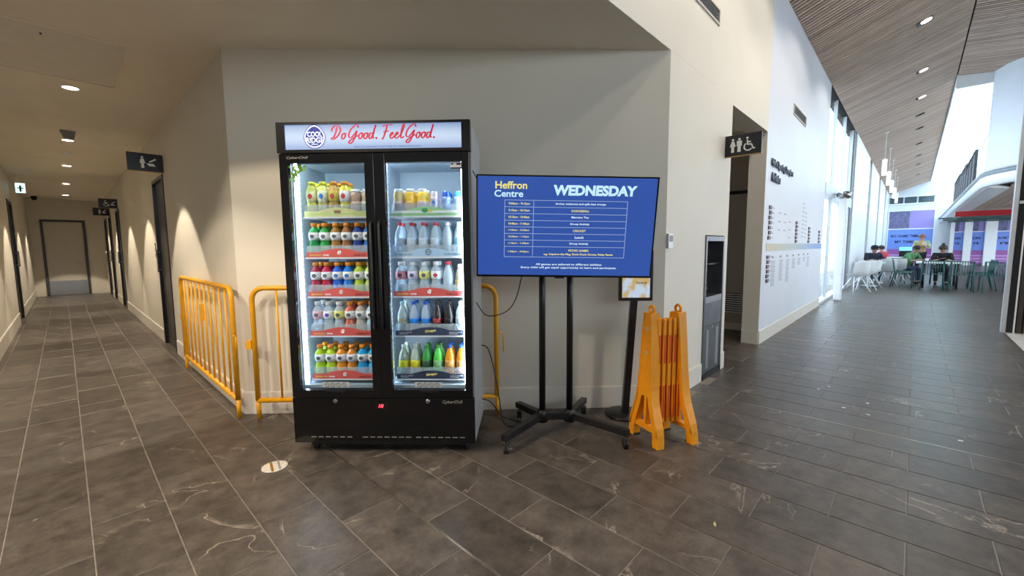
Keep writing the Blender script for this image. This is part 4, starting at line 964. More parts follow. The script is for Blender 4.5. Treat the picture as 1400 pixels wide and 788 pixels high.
ROWS = {
 (0, 0): [('lemon tea bottle with yellow cap', ('tea', liq((.55, .52, .08)), YC, lm('cream', (.62, .62, .30)), RED_)), ('zero sugar tea bottle with blue emblem and yellow cap', ('tea', liq((.50, .50, .12)), YC, lm('pale', (.6, .62, .45)), BLU_)),
          ('peach tea bottle with orange cap', ('tea', liq((.42, .25, .05)), OC, lm('olive', (.5, .42, .05)), RED_)), ('mango tea bottle with orange cap', ('tea', liq((.60, .55, .03)), OC, lm('white', (.7, .7, .7)), RED_)),
          ('squat clear jar-shaped juice with white cap', ('jar', liq((.45, .30, .22)), WC, lm('pinkish', (.6, .45, .42)), None)), ('squat jar-shaped juice with pale label and white cap', ('jar', liq((.50, .42, .30)), WC, lm('palegreen', (.5, .62, .5)), None))],
 (0, 1): [('green sports drink', sp((.02, .30, .07))), ('green sports drink', sp((.02, .30, .05))), ('amber sports drink', sp((.30, .16, .03))), ('brown sports drink', sp((.28, .13, .05))), ('dark blue sports drink', sp((.02, .05, .25))), ('blue sports drink', sp((.03, .15, .5)))],
 (0, 2): [('dark red sports drink', sp((.35, .02, .06))), ('crimson sports drink', sp((.45, .01, .05))), ('royal blue sports drink', sp((.01, .10, .60), decal=BLU_)), ('blue sports drink', sp((.01, .17, .62), decal=BLU_)), ('lime sports drink', sp((.40, .55, .05), cap=cm('amber', (.85, .42, .02)))), ('pale lime sports drink', sp((.45, .60, .2), cap=cm('amber', (.85, .42, .02))))],
 (0, 3): [('pink labelled clear sports water', sp(None, WC, lm('pink', (.72, .42, .48)))), ('purple marked clear sports water', sp(None, WC, LW, mat('emblem_purple', (.12, .04, .45), .5))), ('yellow labelled clear sports water', sp(None, WC, lm('yellow', (.68, .66, .18)))), ('coral sports drink', sp((.55, .12, .08))), ('cloudy grey sports drink', sp((.42, .38, .36))), ('pale blue sports drink', sp((.35, .55, .68)))],
 (0, 4): [('lime green sports drink', sp((.38, .62, .02))), ('bright lime sports drink', sp((.42, .66, .02))), ('orange sports drink', sp((.65, .25, .02))), ('deep orange sports drink', sp((.60, .20, .01))), ('sky blue sports drink', sp((.02, .35, .75))), ('cyan sports drink', sp((.03, .42, .78)))],
 (1, 0): [('squat peach juice', ('jar', liq((.62, .45, .20)), WC, lm('pinkish', (.6, .45, .42)), None)), ('squat yellow juice', ('jar', liq((.80, .50, .05)), WC, lm('orange', (.72, .42, .12)), None)), ('squat golden juice', ('jar', liq((.82, .55, .06)), WC, lm('pinkish', (.6, .45, .42)), None)),
          ('slim silver and violet can', ('can', mat('can_silver', (.6, .55, .62), .3, .5, noise=.1), STEEL, lm('silver', (.6, .52, .62)), BLU_)), ('slim blue and silver can', ('can', mat('can_blue', (.03, .10, .50), .3, .4, noise=.1), STEEL, lm('silverblue', (.25, .35, .65), .5), None)), ('slim light blue can', ('can', mat('can_cyan', (.05, .45, .75), .3, .3, noise=.1), STEEL, lm('ice', (.3, .55, .75), .5), None))],
 (1, 1): [('clear mineral water with red cap', ('soda', CLEARB, RC, lm('ice2', (.5, .6, .7)), None))] * 4 + [('clear spring water with white sports cap', ('soda', CLEARB, WC, None, None)), ('clear spring water with blue label and white cap', ('soda', CLEARB, WC, lm('aqua', (.25, .6, .75)), None))],
 (1, 2): [('pink labelled sports water', sp(None, WC, lm('rose', (.72, .25, .32)))), ('lilac labelled sports water', sp(None, WC, lm('lilac', (.6, .55, .78)))), ('yellow labelled sports water', sp(None, WC, lm('yellow', (.68, .66, .18)))), ('white and pink labelled sports water', sp(None, WC, lm('white', (.7, .7, .7)), RED_)),
          ('clear water with red cap', ('soda', CLEARB, RC, None, None)), ('small amber labelled bottle with blue neck', ('slim', liq((.35, .35, .3)), WC, lm('amber', (.65, .5, .22)), None))],
 (1, 3): [('clear lemonade with pale cap', ('cola', liq((.55, .62, .6)), cm('aqua', (.55, .75, .78)), lm('beige', (.6, .5, .35)), None)), ('blue capped bottle with bright blue label', ('cola', CLEARB, BC, lm('vivid_blue', (.02, .25, .8)), None)), ('blue capped bottle with bright blue label', ('cola', CLEARB, BC, lm('vivid_blue', (.02, .25, .8)), None)),
          ('dark cola bottle with red label', ('cola', liq((.035, .02, .02)), mat('cap_black', (.03, .03, .03), .4), lm('red', (.4, .05, .05), .5), None)), ('dark cola bottle', ('cola', liq((.03, .022, .022)), mat('cap_black', (.03, .03, .03), .4), lm('black', (.03, .03, .035), .5), None)), ('clear water with white cap', ('soda', CLEARB, WC, lm('ice2', (.5, .6, .7)), None))],
 (1, 4): [('lemon soft drink with yellow label', ('soda', liq((.45, .52, .42)), cm('pale', (.6, .66, .62)), lm('sunny', (.75, .66, .02), .4), None)), ('lemon soft drink with yellow label', ('soda', liq((.45, .52, .42)), cm('pale', (.6, .66, .62)), lm('sunny', (.75, .66, .02), .4), None)), ('green soft drink', ('soda', liq((.02, .28, .04)), GC, lm('blackgreen', (.02, .08, .03), .5), None)), ('bright green soft drink', ('soda', liq((.10, .65, .08)), GC, lm('greenwhite', (.2, .45, .2), .6), None)),
          ('orange soft drink with blue cap', ('soda', liq((.75, .28, .02)), BC, lm('orange2', (.75, .35, .1), .5), None)), ('orange soft drink with blue cap', ('soda', liq((.75, .25, .02)), BC, lm('orange2', (.75, .35, .1), .5), None))]}
FM = Matrix.Translation(Vector((.933, 2.799, 0))) @ Matrix.Rotation(FR, 4, 'Z')
ORDS = ['leftmost', 'second', 'third', 'fourth', 'fifth', 'rightmost']; SHN = ['top shelf', 'second shelf', 'middle shelf', 'fourth shelf', 'bottom shelf']
used = set()
for (side, i), row in ROWS.items():
    x0, x1 = CHX[side]; pitch = (x1 - x0) / 6
    for j, (desc, spec) in enumerate(row):
        p = bottle(*spec)
        for rr in range(2):
            xx = x0 + pitch * (j + .5); yy = .113 + rr * .0745
            lab = '%s, %s in the %s row, %s, %s door' % (desc, ORDS[j], 'front' if rr == 0 else 'back', SHN[i], 'left' if side == 0 else 'right')
            wl = lab.replace(' with ', ' ').split()
            if len(wl) > 16: lab = lab.replace(' in the ', ', ').replace(' with ', ' ')
            ws = lab.split()
            if len(ws) > 16:
                dw = desc.split(); lab = lab.replace(desc, ' '.join(dw[:max(2, len(dw) - (len(ws) - 16))]))
            pos = FM @ Vector((xx, yy, SHZ[i])); grp = 'drinks on the %s behind the %s fridge door' % (SHN[i], 'left' if side == 0 else 'right')
            if p.name not in used: used.add(p.name); o = p; o.location = pos; o.rotation_euler = (0, 0, FR); tag(o, lab, 'can' if spec[0] == 'can' else 'bottle', grp)
            else:
                o = dup(p, pos, FR, lab, grp); o['category'] = 'can' if spec[0] == 'can' else 'bottle'

# ------------------------------------------------------------------ television on its wheeled stand
YAW = -.789
st = thing('television_stand', 'black wheeled floor stand with two posts under the television', 'stand', (2.29, 1.755, 0), YAW)
for x in (-.095, .095): MB().cyl((x, 0, .13), (x, 0, 1.62), .022, 14).build('post', BLACK, st)
MB().cbox(-.12, .12, -.03, .03, .10, .155, .006).build('cross_beam', BLACK, st)
for x in (-.095, .095): MB().lathe([(.04, .085), (.04, .16), (.03, .17)], 16, c=(x, 0, 0)).build('post_collar', BLACK, st)
def W2L(p): 
    d = Vector((p[0] - 2.29, p[1] - 1.755)); c, s = math.cos(-YAW), math.sin(-YAW); return Vector((d.x * c - d.y * s, d.x * s + d.y * c))
ends = [W2L((1.834, 1.80)), W2L((2.405, 1.279)), W2L((2.299, 2.111)), W2L((2.70, 1.80))]
for k, e in enumerate(ends):
    s_ = -.1 if e.x < 0 else .1; a = Vector((s_, 0)); d = (e - a); l = d.length; d.normalize(); n = Vector((-d.y, d.x)) * .022
    vs = []
    for q_, z0, z1 in ((a, .105, .15), (e + d * .02, .085, .125)):
        for z in (z0, z1): vs += [(q_.x + n.x, q_.y + n.y, z), (q_.x - n.x, q_.y - n.y, z)]
    MB().add(vs, [(0, 1, 3, 2), (4, 6, 7, 5), (0, 2, 6, 4), (1, 5, 7, 3), (2, 3, 7, 6), (0, 4, 5, 1)]).build('leg', BLACK, st)
    c = MB().lathe([(.026, -.017), (.029, -.012), (.029, -.005), (.018, -.003), (.018, .003), (.029, .005), (.029, .012), (.026, .017)], 16, M=Matrix.Translation((e.x, e.y, .029)) @ Matrix.Rotation(PI / 2, 4, 'Y')).build('castor', RUB, st)
    MB().lathe([(.008, .05), (.008, .09)], 8, c=(e.x, e.y, 0)).box(e.x - .02, e.x + .02, e.y - .012, e.y + .012, .056, .066).build('castor_stem', STEELD, c)
tv = thing('television', 'large wide screen showing a blue WEDNESDAY timetable, tilted down on its stand', 'television', (2.1318, 1.5571, 1.4163), 0)
u = Vector((math.cos(YAW), math.sin(YAW), 0)); n_ = Vector((math.sin(YAW), -math.cos(YAW), 0)); v_ = Vector((0, 0, 1)); ti, ro = .13437, -.02024
v2 = v_ * math.cos(ti) + n_ * math.sin(ti); u2 = u * math.cos(ro) + v2 * math.sin(ro); v3 = v2 * math.cos(ro) - u * math.sin(ro); y_ax = v3.cross(u2)
M3 = Matrix((u2, y_ax, v3)).transposed(); tv.rotation_euler = M3.to_euler()
TW, TH = 1.10, .619
MB().cbox(-TW / 2, TW / 2, .002, .035, -TH / 2, TH / 2, .004).build('casing', BLACK, tv)
MB().box(-TW / 2, TW / 2, -.002, .004, TH / 2 - .009, TH / 2).box(-TW / 2, TW / 2, -.002, .004, -TH / 2, -TH / 2 + .013).box(-TW / 2, -TW / 2 + .009, -.002, .004, -TH / 2 + .013, TH / 2 - .009).box(TW / 2 - .009, TW / 2, -.002, .004, -TH / 2 + .013, TH / 2 - .009).build('bezel', BLKGL, tv)
MB().box(-.06, .0, -.001, .006, -TH / 2 - .008, -TH / 2).build('sensor_bar', BLACK, tv)
MB().box(-.25, .25, .035, .07, -.15, .15).build('wall_mount', BLACK, tv)
MB().box(-.13, .13, .07, .10, -.03, .03).build('mount_bar', BLACK, tv)
scr = bpy.data.materials.new('screen_blue'); scr.use_nodes = True; b = scr.node_tree.nodes['Principled BSDF']; b.inputs['Base Color'].default_value = (.01, .02, .06, 1); b.inputs['Roughness'].default_value = .25; b.inputs['Emission Color'].default_value = (.030, .090, .40, 1); b.inputs['Emission Strength'].default_value = .62
MB().box(-TW / 2 + .009, TW / 2 - .009, .0, .0015, -TH / 2 + .013, TH / 2 - .009).build('screen', scr, tv)
EW = mat('screen_white', (.1, .1, .1), .5, emit=(.75, .9, 1), es=.68); EY = mat('screen_yellow', (.1, .1, .02), .5, emit=(1, .88, .22), es=.58); EI = mat('screen_ice', (.1, .1, .1), .5, emit=(.55, .85, 1), es=.68); EL = mat('screen_line', (.1, .1, .1), .5, emit=(.5, .65, .95), es=.5)
SW, SHh = TW - .018, TH - .022
def sx_(f): return -SW / 2 + SW * f
def sz_(f): return SHh / 2 + .002 - SHh * f
text('screen_text', 'Heffron', EY, tv, sx_(.185), sz_(.085), SW * .176, SHh * .075, -.0003, bold=.022); text('screen_text', 'Centre', EI, tv, sx_(.172), sz_(.168), SW * .16, SHh * .068, -.0003, bold=.022)
text('screen_text', 'WEDNESDAY', EI, tv, sx_(.655), sz_(.128), SW * .47, SHh * .105, -.0003, bold=.05, shear=.05)
rows = [('9:00am - 9:15am', 'Arrive, welcome and split into groups', 0), ('9:15am - 10:15am', 'DODGEBALL', 1), ('10:15am - 10:40am', 'Morning Tea', 0), ('10:40am - 11:00am', 'Group Activity', 0), ('11:00am - 12:30pm', 'CRICKET', 1), ('12:30pm - 1:15pm', 'Lunch', 0), ('1:15pm - 1:30pm', 'Group Activity', 0), ('1:30pm - 3:00pm', 'PICNIC GAMES', 1)]
xa, xb, xcx = .15, .84, .312; z0 = .232; dz = .0672; lw = .0012
mb = MB()
zl = [z0 + dz * k for k in range(8)] + [z0 + dz * 7 + .108]
for z in zl: mb.box(sx_(xa), sx_(xb), -.0010, -.0003, sz_(z) - lw, sz_(z) + lw)
for xx in (xa, xcx, xb): mb.box(sx_(xx) - lw, sx_(xx) + lw, -.0012, -.0003, sz_(zl[-1]) - lw, sz_(zl[0]) + lw)
mb.build('table_lines', EL, tv)
for k, (a, b_, y_) in enumerate(rows):
    zc = (zl[k] + zl[k + 1]) / 2
    text('screen_text', a, EY, tv, sx_((xa + xcx) / 2), sz_(zc), SW * .118, SHh * .022, -.0003, bold=.02)
    zt = zc - (.018 if k == 7 else 0)
    text('screen_text', b_, EY if y_ else EW, tv, sx_((xcx + xb) / 2), sz_(zt), SW * [.285, .10, .098, .11, .073, .05, .11, .115][k], SHh * (.026 if not y_ else .022), -.0003, bold=.02)
text('screen_text', 'e.g. Capture the Flag, Duck Duck Goose, Relay Races', EY, tv, sx_((xcx + xb) / 2), sz_((zl[7] + zl[8]) / 2 + .024), SW * .40, SHh * .024, -.0003, bold=.03)
text('screen_text', 'All games are tailored to different abilities.', EW, tv, sx_(.525), sz_(.888), SW * .385, SHh * .027, -.0003, bold=.015); text('screen_text', 'Every child will get equal opportunity to learn and participate.', EW, tv, sx_(.525), sz_(.922), SW * .555, SHh * .027, -.0003, bold=.015)
# cables
def catm(p, k=5):
    P = []; n = len(p)
    for i in range(n - 1):
        a, b, c, d = [Vector(p[max(0, min(n - 1, j))]) for j in (i - 1, i, i + 1, i + 2)]
        for s in range(k):
            t = s / k; P.append(.5 * (2 * b + (c - a) * t + (2 * a - 5 * b + 4 * c - d) * t * t + (3 * b - a - 3 * c + d) * t ** 3))
    P.append(Vector(p[-1])); return P
cb = MB().tube(catm([(1.97, 1.78, 1.12), (1.96, 1.82, .98), (1.94, 1.87, .90), (1.90, 1.93, .865), (1.85, 1.99, .865), (1.80, 2.022, .95)]), .0035, 6).build('television_cable', CABLE); tag(cb, 'thin black cable looping from the television to the fridge', 'cable')
cb = MB().tube([(1.76, 2.0, 1.78), (1.80, 1.98, 1.70), (1.86, 1.93, 1.61)], .003, 6).build('upper_cable', CABLE); tag(cb, 'short black cable between fridge side and top corner of the television', 'cable')
cb = MB().tube(catm([(2.02, 2.22, .60), (2.07, 2.2, .56), (2.10, 2.16, .36), (2.12, 2.14, .16), (2.12, 2.10, .02), (2.16, 2.02, .006), (2.24, 1.98, .006), (2.24, 2.05, .006), (2.17, 2.16, .04), (2.09, 2.2, .16), (2.02, 2.24, .2)]), .0045, 6).build('power_lead', CABLE); tag(cb, 'black power lead looping on the floor beside the fridge', 'cable')

# ------------------------------------------------------------------ tablet kiosk
kx, ky = 2.895, 1.555
kt = thing('tablet_kiosk', 'black tablet kiosk on a round floor base behind the television', 'kiosk', (kx, ky, 0), -PI / 4 - .06)
MB().lathe([(.14, .0005), (.145, .006), (.14, .018), (.03, .026), (.001, .026)], 36).build('base', BLACK, kt)
MB().prism([(-.02, .02), (.03, .02), (.085, .95), (.035, .95)], -.02, .02).build('post', BLACK, kt)
MB().cbox(-.065, .185, -.045, -.012, .895, 1.27, .005).build('enclosure', BLACK, kt)
sm = bpy.data.materials.new('tablet_screen'); sm.use_nodes = True; q = sm.node_tree; b = q.nodes['Principled BSDF']; tcn = q.nodes.new('ShaderNodeTexCoord'); nz = q.nodes.new('ShaderNodeTexNoise'); nz.inputs['Scale'].default_value = 3.2; q.links.new(tcn.outputs['Generated'], nz.inputs['Vector']); r = q.nodes.new('ShaderNodeValToRGB'); q.links.new(nz.outputs['Fac'], r.inputs[0])
r.color_ramp.elements[0].position = .42; r.color_ramp.elements[1].position = .56; r.color_ramp.elements[0].color = (.68, .45, .13, 1); r.color_ramp.elements[1].color = (.62, .76, .95, 1); q.links.new(r.outputs[0], b.inputs['Emission Color']); b.inputs['Emission Strength'].default_value = .55; b.inputs['Base Color'].default_value = (.05, .05, .05, 1)
MB().box(-.042, .162, -.0465, -.0452, .92, 1.245).build('screen', sm, kt)
text('screen_text', 'TABLE', mat('khaki_print', (.2, .14, .03), .5), kt, .10, 1.03, .08, .014, -.047, bold=.03)

# ------------------------------------------------------------------ folded orange expanding barrier
ob = thing('expanding_barrier', 'folded orange plastic expanding barrier with red reflective lattice', 'barrier', (2.69, 1.16, 0), 0)
# end frames: outline in local (along, z), each standing in its own plane
HB = .865
def endframe(px, py, ang, tl):
    a = bpy.data.objects.new('end_frame', None); COL.objects.link(a); a.parent = ob; a.location = (px, py, 0); a.rotation_euler = (tl, 0, ang)
    N_ = 16; outl = []; d = .03
    def halfw(z):   # outer half width of the A frame
        pts = [(0, .150), (.06, .148), (.12, .138), (.2, .112), (.26, .092), (.34, .073), (.5, .060), (.7, .050), (.82, .042), (HB, .040)]
        for (z0, w0), (z1, w1) in zip(pts, pts[1:]):
            if z0 <= z <= z1: return w0 + (w1 - w0) * (z - z0) / (z1 - z0)
        return .04
    zs = [0, .03, .08, .13, .18, .22, .26, .31, .36, .42, .5, .6, .7, .78, .83, HB]
    # upper solid blade
    up = [(halfw(z), z) for z in zs if z >= .31]; poly = up + [(-w, z) for w, z in up[::-1]]
    MB().prism(poly, -d, d).build('blade', ORG, a)
    leg = [(halfw(z), z) for z in zs if z <= .31]; inn = [(max(halfw(z) - .052, .012), z) for z in zs if z <= .31]
    for s in (-1, 1):
        pp = [(s * w, z) for w, z in leg] + [(s * w, z) for w, z in inn[::-1]]
        MB().prism(pp, -d * .9, d * .9).build('leg', ORG, a)
        MB().box(s * .105 - .03 + s * .012, s * .105 + .03 + s * .012, -d * .8, d * .8, .0, .012).build('foot_pad', RUB, a)
    MB().prism([(-.11, .085), (.11, .085), (.10, .115), (-.10, .115)], -d * .7, d * .7).build('cross_bar', ORG, a)
    MB().box(-.012, .012, -d * .6, d * .6, .115, .31).build('centre_rib', ORG, a)
    # raised edge ribs
    for s in (-1, 1): MB().tube([(s * (halfw(z) - .006), -d, z) for z in zs[2:]], .008, 6).build('edge_rib', ORG, a)
    MB().tube([(.022 * math.cos(t_), 0, HB + .022 + .024 * math.sin(t_)) for t_ in [2 * PI * k / 16 for k in range(16)]], .0095, 8, closed=True).build('lifting_ring', ORG, a)
    for z, rr in ((.76, .016), (.60, .016)):
        MB().lathe([(rr, -d - .0015), (rr, d + .0015)], 14, M=Matrix.Translation((0, 0, z)) @ Matrix.Rotation(PI / 2, 4, 'X')).build('slot_hole', mat('hole_shade', (.62, .45, .25), .6), a)
    for k in range(5): MB().box(-.012, .012, -d - .002, -d, .38 + k * .045, .40 + k * .045).build('embossed_mark', ORG, a)
    for z in (.80, .68, .44): MB().lathe([(.008, -d - .006), (.008, d + .006)], 8, M=Matrix.Translation((.03, 0, z)) @ Matrix.Rotation(PI / 2, 4, 'X')).build('bolt', YEL, a)
    return a
aA = math.atan2(1.353 - 1.133, 2.646 - 2.539)
endframe(-.09, .075, aA - PI, -.03); endframe(.125, -.055, aA - PI + .08, .035)
for k in range(5):
    f = k / 4; px = -.055 + f * .135; py = .045 - f * .08 - .02
    g = bpy.data.objects.new('lattice_pair', None); COL.objects.link(g); g.parent = ob; g.location = (px, py, 0); g.rotation_euler.z = aA - PI + PI / 2 + random.uniform(-.06, .06)
    MB().cbox(-.012, .012, -.022, .022, .13, .83, .003).build('slat', ORG, g)
    for s in (-1, 1):
      for za_, zb_ in ((.16, .38), (.53, .72)):
        MB().box(-.013 if s < 0 else .012, -.012 if s < 0 else .013, -.011, .011, za_, zb_).build('reflector', ORED, g)
        MB().box(-.006, .006, s * .0225 - .0006, s * .0225 + .0006, za_, zb_).build('reflector', ORED, g)
    for z in (.17, .45, .80): MB().lathe([(.006, -.017), (.006, .017)], 8, M=Matrix.Translation((0, 0, z)) @ Matrix.Rotation(PI / 2, 4, 'Y')).build('rivet', STEEL, g)

# ------------------------------------------------------------------ cafe furniture in the hall
GCH = mat('green_metal', (.02, .10, .09), .4, noise=.15, nscale=20)
def green_chair(loc, rz, label, first=[None]):
    if first[0] is None:
        t = thing('cafe_chair', label, 'chair', loc, rz, 'dark green slatted cafe chairs'); first[0] = t   # seat faces -y in its own frame
        for sx in (-1, 1):
            MB().tube([(sx * .23, -.22, 0), (sx * .22, -.19, .44), (sx * .22, .18, .45)], .014, 6).build('leg', GCH, t)
            MB().tube([(sx * .24, .27, 0), (sx * .22, .18, .45), (sx * .22, .24, .82)], .014, 6).build('leg', GCH, t)
        for i in range(7): MB().box(-.2 + i * .06, -.16 + i * .06, -.2, .2, .445, .46).build('seat_slat', GCH, t)
        for i in range(9): MB().tube([(-.2 + i * .05, .19, .47), (-.2 + i * .05, .235, .81)], .009, 5).build('back_slat', GCH, t)
        MB().cyl((-.22, .24, .82), (.22, .24, .82), .015, 6).build('top_rail', GCH, t)
        return t
    return dup(first[0], loc, rz, label)
green_chair((16.85, -.42, 0), PI / 2, 'dark green chair seen from behind, left of two at the table front')
green_chair((16.85, -.98, 0), PI / 2, 'dark green chair seen from behind, right of two at the table front')
green_chair((17.4, .2, 0), 0, 'dark green chair at the left end of the long table, nearer us')
green_chair((18.2, .16, 0), 0, 'dark green chair at the left end of the long table, farther back')
green_chair((18.6, -1.45, 0), PI, 'dark green chair at the right end of the long table, farther back')
green_chair((17.75, -1.43, 0), PI + .1, 'dark green chair at the right end of the long table, nearer us')
green_chair((16.8, -1.58, 0), PI / 2 + .1, 'dark green chair standing farthest right, back towards us')
t = thing('long_table', 'long white topped cafe table with dark frame', 'table', (18.1, -.55, 0))
MB().cbox(-.75, .9, -.56, .48, .73, .765, .01).build('tabletop', mat('table_white', (.72, .72, .68), .4), t)
for x in (-.5, .6):
    for y in (-.4, .3): MB().cyl((x, y, .03), (x, y, .73), .025, 8).build('leg', DKDOOR, t)
MB().box(-.6, .7, -.43, -.37, 0, .03).box(-.6, .7, .27, .33, 0, .03).build('foot_rail', DKDOOR, t)
def tray(loc, label, m, s=(.2, .14, .03)):
    o = MB().cbox(-s[0], s[0], -s[1], s[1], 0.0005, s[2], .006).build('serving_tray', m, None, loc); tag(o, label, 'tray'); return o
tray((18.3, -.85, .765), 'dark serving tray on the right part of the long table', DKDOOR)
t = thing('paper_cup', 'white paper cup on the long table', 'cup', (17.6, -.3, .765)); MB().lathe([(.03, .0005), (.042, .11)], 14).build('cup', WHITE, t); MB().lathe([(.044, .11), (.04, .12)], 14).build('lid', BLACK, t)
WSH = mat('white_shell', (.72, .75, .76), .35)
def white_chair(loc, rz, label, first=[None]):
    if first[0] is None:
        t = thing('shell_chair', label, 'chair', loc, rz, 'white shell chairs'); first[0] = t
        n = 8; vs = []; fs = []
        prof = [(-.2, .45), (-.1, .43), (.08, .43), (.18, .48), (.22, .6), (.25, .74), (.27, .84)]
        for y, z in prof:
            for k in range(n + 1):
                x = -.22 + .44 * k / n; c = (x / .22) ** 2; vs.append((x * (1 if z < .8 else .85), y - (.06 * c if z > .5 else 0), z + (.05 * c if z < .5 else 0)))
        m_ = len(vs); vs += [(x, y + .012, z - .012) for x, y, z in vs]
        for i in range(len(prof) - 1):
            for k in range(n): a = i * (n + 1) + k; fs += [(a, a + 1, a + n + 2, a + n + 1), (m_ + a, m_ + a + n + 1, m_ + a + n + 2, m_ + a + 1)]
        MB().add(vs, fs, True).build('shell', WSH, t)
        for sx in (-1, 1):
            MB().cyl((sx * .24, -.22, 0), (sx * .08, -.02, .43), .011, 6).build('leg', WHITE, t); MB().cyl((sx * .24, .24, 0), (sx * .08, .05, .43), .011, 6).build('leg', WHITE, t)
        return t
    return dup(first[0], loc, rz, label)
white_chair((18.85, .42, 0), 2.2, 'white shell chair standing nearest the dark green chairs', ); white_chair((18.0, .62, 0), 2.0, 'white shell chair, second from the dark green chairs')
white_chair((16.6, .95, 0), 2.4, 'white shell chair, third from the dark green chairs'); white_chair((15.9, 1.0, 0), 1.9, 'white shell chair, fourth from the dark green chairs'); white_chair((15.1, 1.12, 0), 2.3, 'white shell chair closest to the glazed entrance')
white_chair((20.9, .3, 0), -1.0, 'white shell chair behind the others, facing away from the window')
for i, (x, y) in enumerate(((20.25, 1.05), (17.4, 1.1))):
    t = thing('round_table', ['round white cafe table by the window, farther one', 'round white cafe table by the window, nearer one'][i], 'table', (x, y - .12, 0))
    MB().lathe([(.001, .72), (.38, .72), (.39, .73), (.38, .74), (.001, .74)], 28).build('tabletop', WHITE, t); MB().cyl((0, 0, .02), (0, 0, .72), .03).build('post', WHITE, t); MB().lathe([(.22, 0.0005), (.22, .015), (.04, .03)], 20).build('base', WHITE, t)
# dark kiosk with blue screen
t = thing('self_service_kiosk', 'dark kiosk with a bright blue screen before the big window', 'kiosk', (25.2, .26, 0))
MB().cbox(-.3, .3, -.28, .28, 0.0005, .62, .01).build('cabinet', DKDOOR, t); MB().cbox(-.36, .36, -.36, .36, .62, .68, .01).build('counter', WHITE, t)
MB().cbox(-.18, .18, -.2, .2, .68, 1.02, .01).build('monitor', DKDOOR, t); MB().cbox(-.2, .2, -.2, .2, 1.02, 1.18, .01).build('lit_top', mat('kiosk_blue', (.1, .4, .7), .4, emit=(.15, .55, 1), es=1.2), t)
MB().box(-.302, -.3, -.15, .15, .3, .5).build('sticker', GREY, t)
t = thing('cafe_counter', 'pale cafe counter with white top at the right of the hall', 'counter', (24, -3.3, 0)); MB().cbox(-1.8, 2.5, -1.0, .0, 0.0005, .95, .01).build('cabinet', mat('counter_beige', (.5, .47, .43), .5), t); MB().cbox(-1.85, 2.55, -1.05, .05, .95, 1.0, .01).build('worktop', WHITE, t)
t = thing('coffee_machine', 'small white machine on the pale cafe counter', 'machine', (23, -3.55, 1.0)); MB().cbox(-.3, .3, -.25, .25, 0.0005, .45, .02).build('body', WHITE, t); MB().cbox(-.305, -.3, -.15, .15, .1, .3, .001).build('panel', DKDOOR, t)

# ------------------------------------------------------------------ people
def skin_mesh(name, verts, edges, radii, m, parent, root=0, sub=2):
    me = bpy.data.meshes.new(name); me.from_pydata([Vector(v) for v in verts], edges, []); me.update()
    o = bpy.data.objects.new(name, me); COL.objects.link(o)
    md = o.modifiers.new('s', 'SKIN'); md.use_smooth_shade = True
    for i, sv in enumerate(me.skin_vertices[0].data):
        r = radii[i]; sv.radius = r if isinstance(r, tuple) else (r, r); sv.use_root = (i == root)
    s2 = o.modifiers.new('u', 'SUBSURF'); s2.levels = sub; s2.render_levels = sub
    bpy.context.view_layer.update(); me2 = bpy.data.meshes.new_from_object(o.evaluated_get(bpy.context.evaluated_depsgraph_get())); bpy.data.objects.remove(o)
    me2.materials.clear(); me2.materials.append(m)
    for p in me2.polygons: p.use_smooth = True
    o = bpy.data.objects.new(name, me2); COL.objects.link(o); o.parent = parent; return o
SK = mat('skin_tone', (.45, .27, .19), .5, noise=.05)
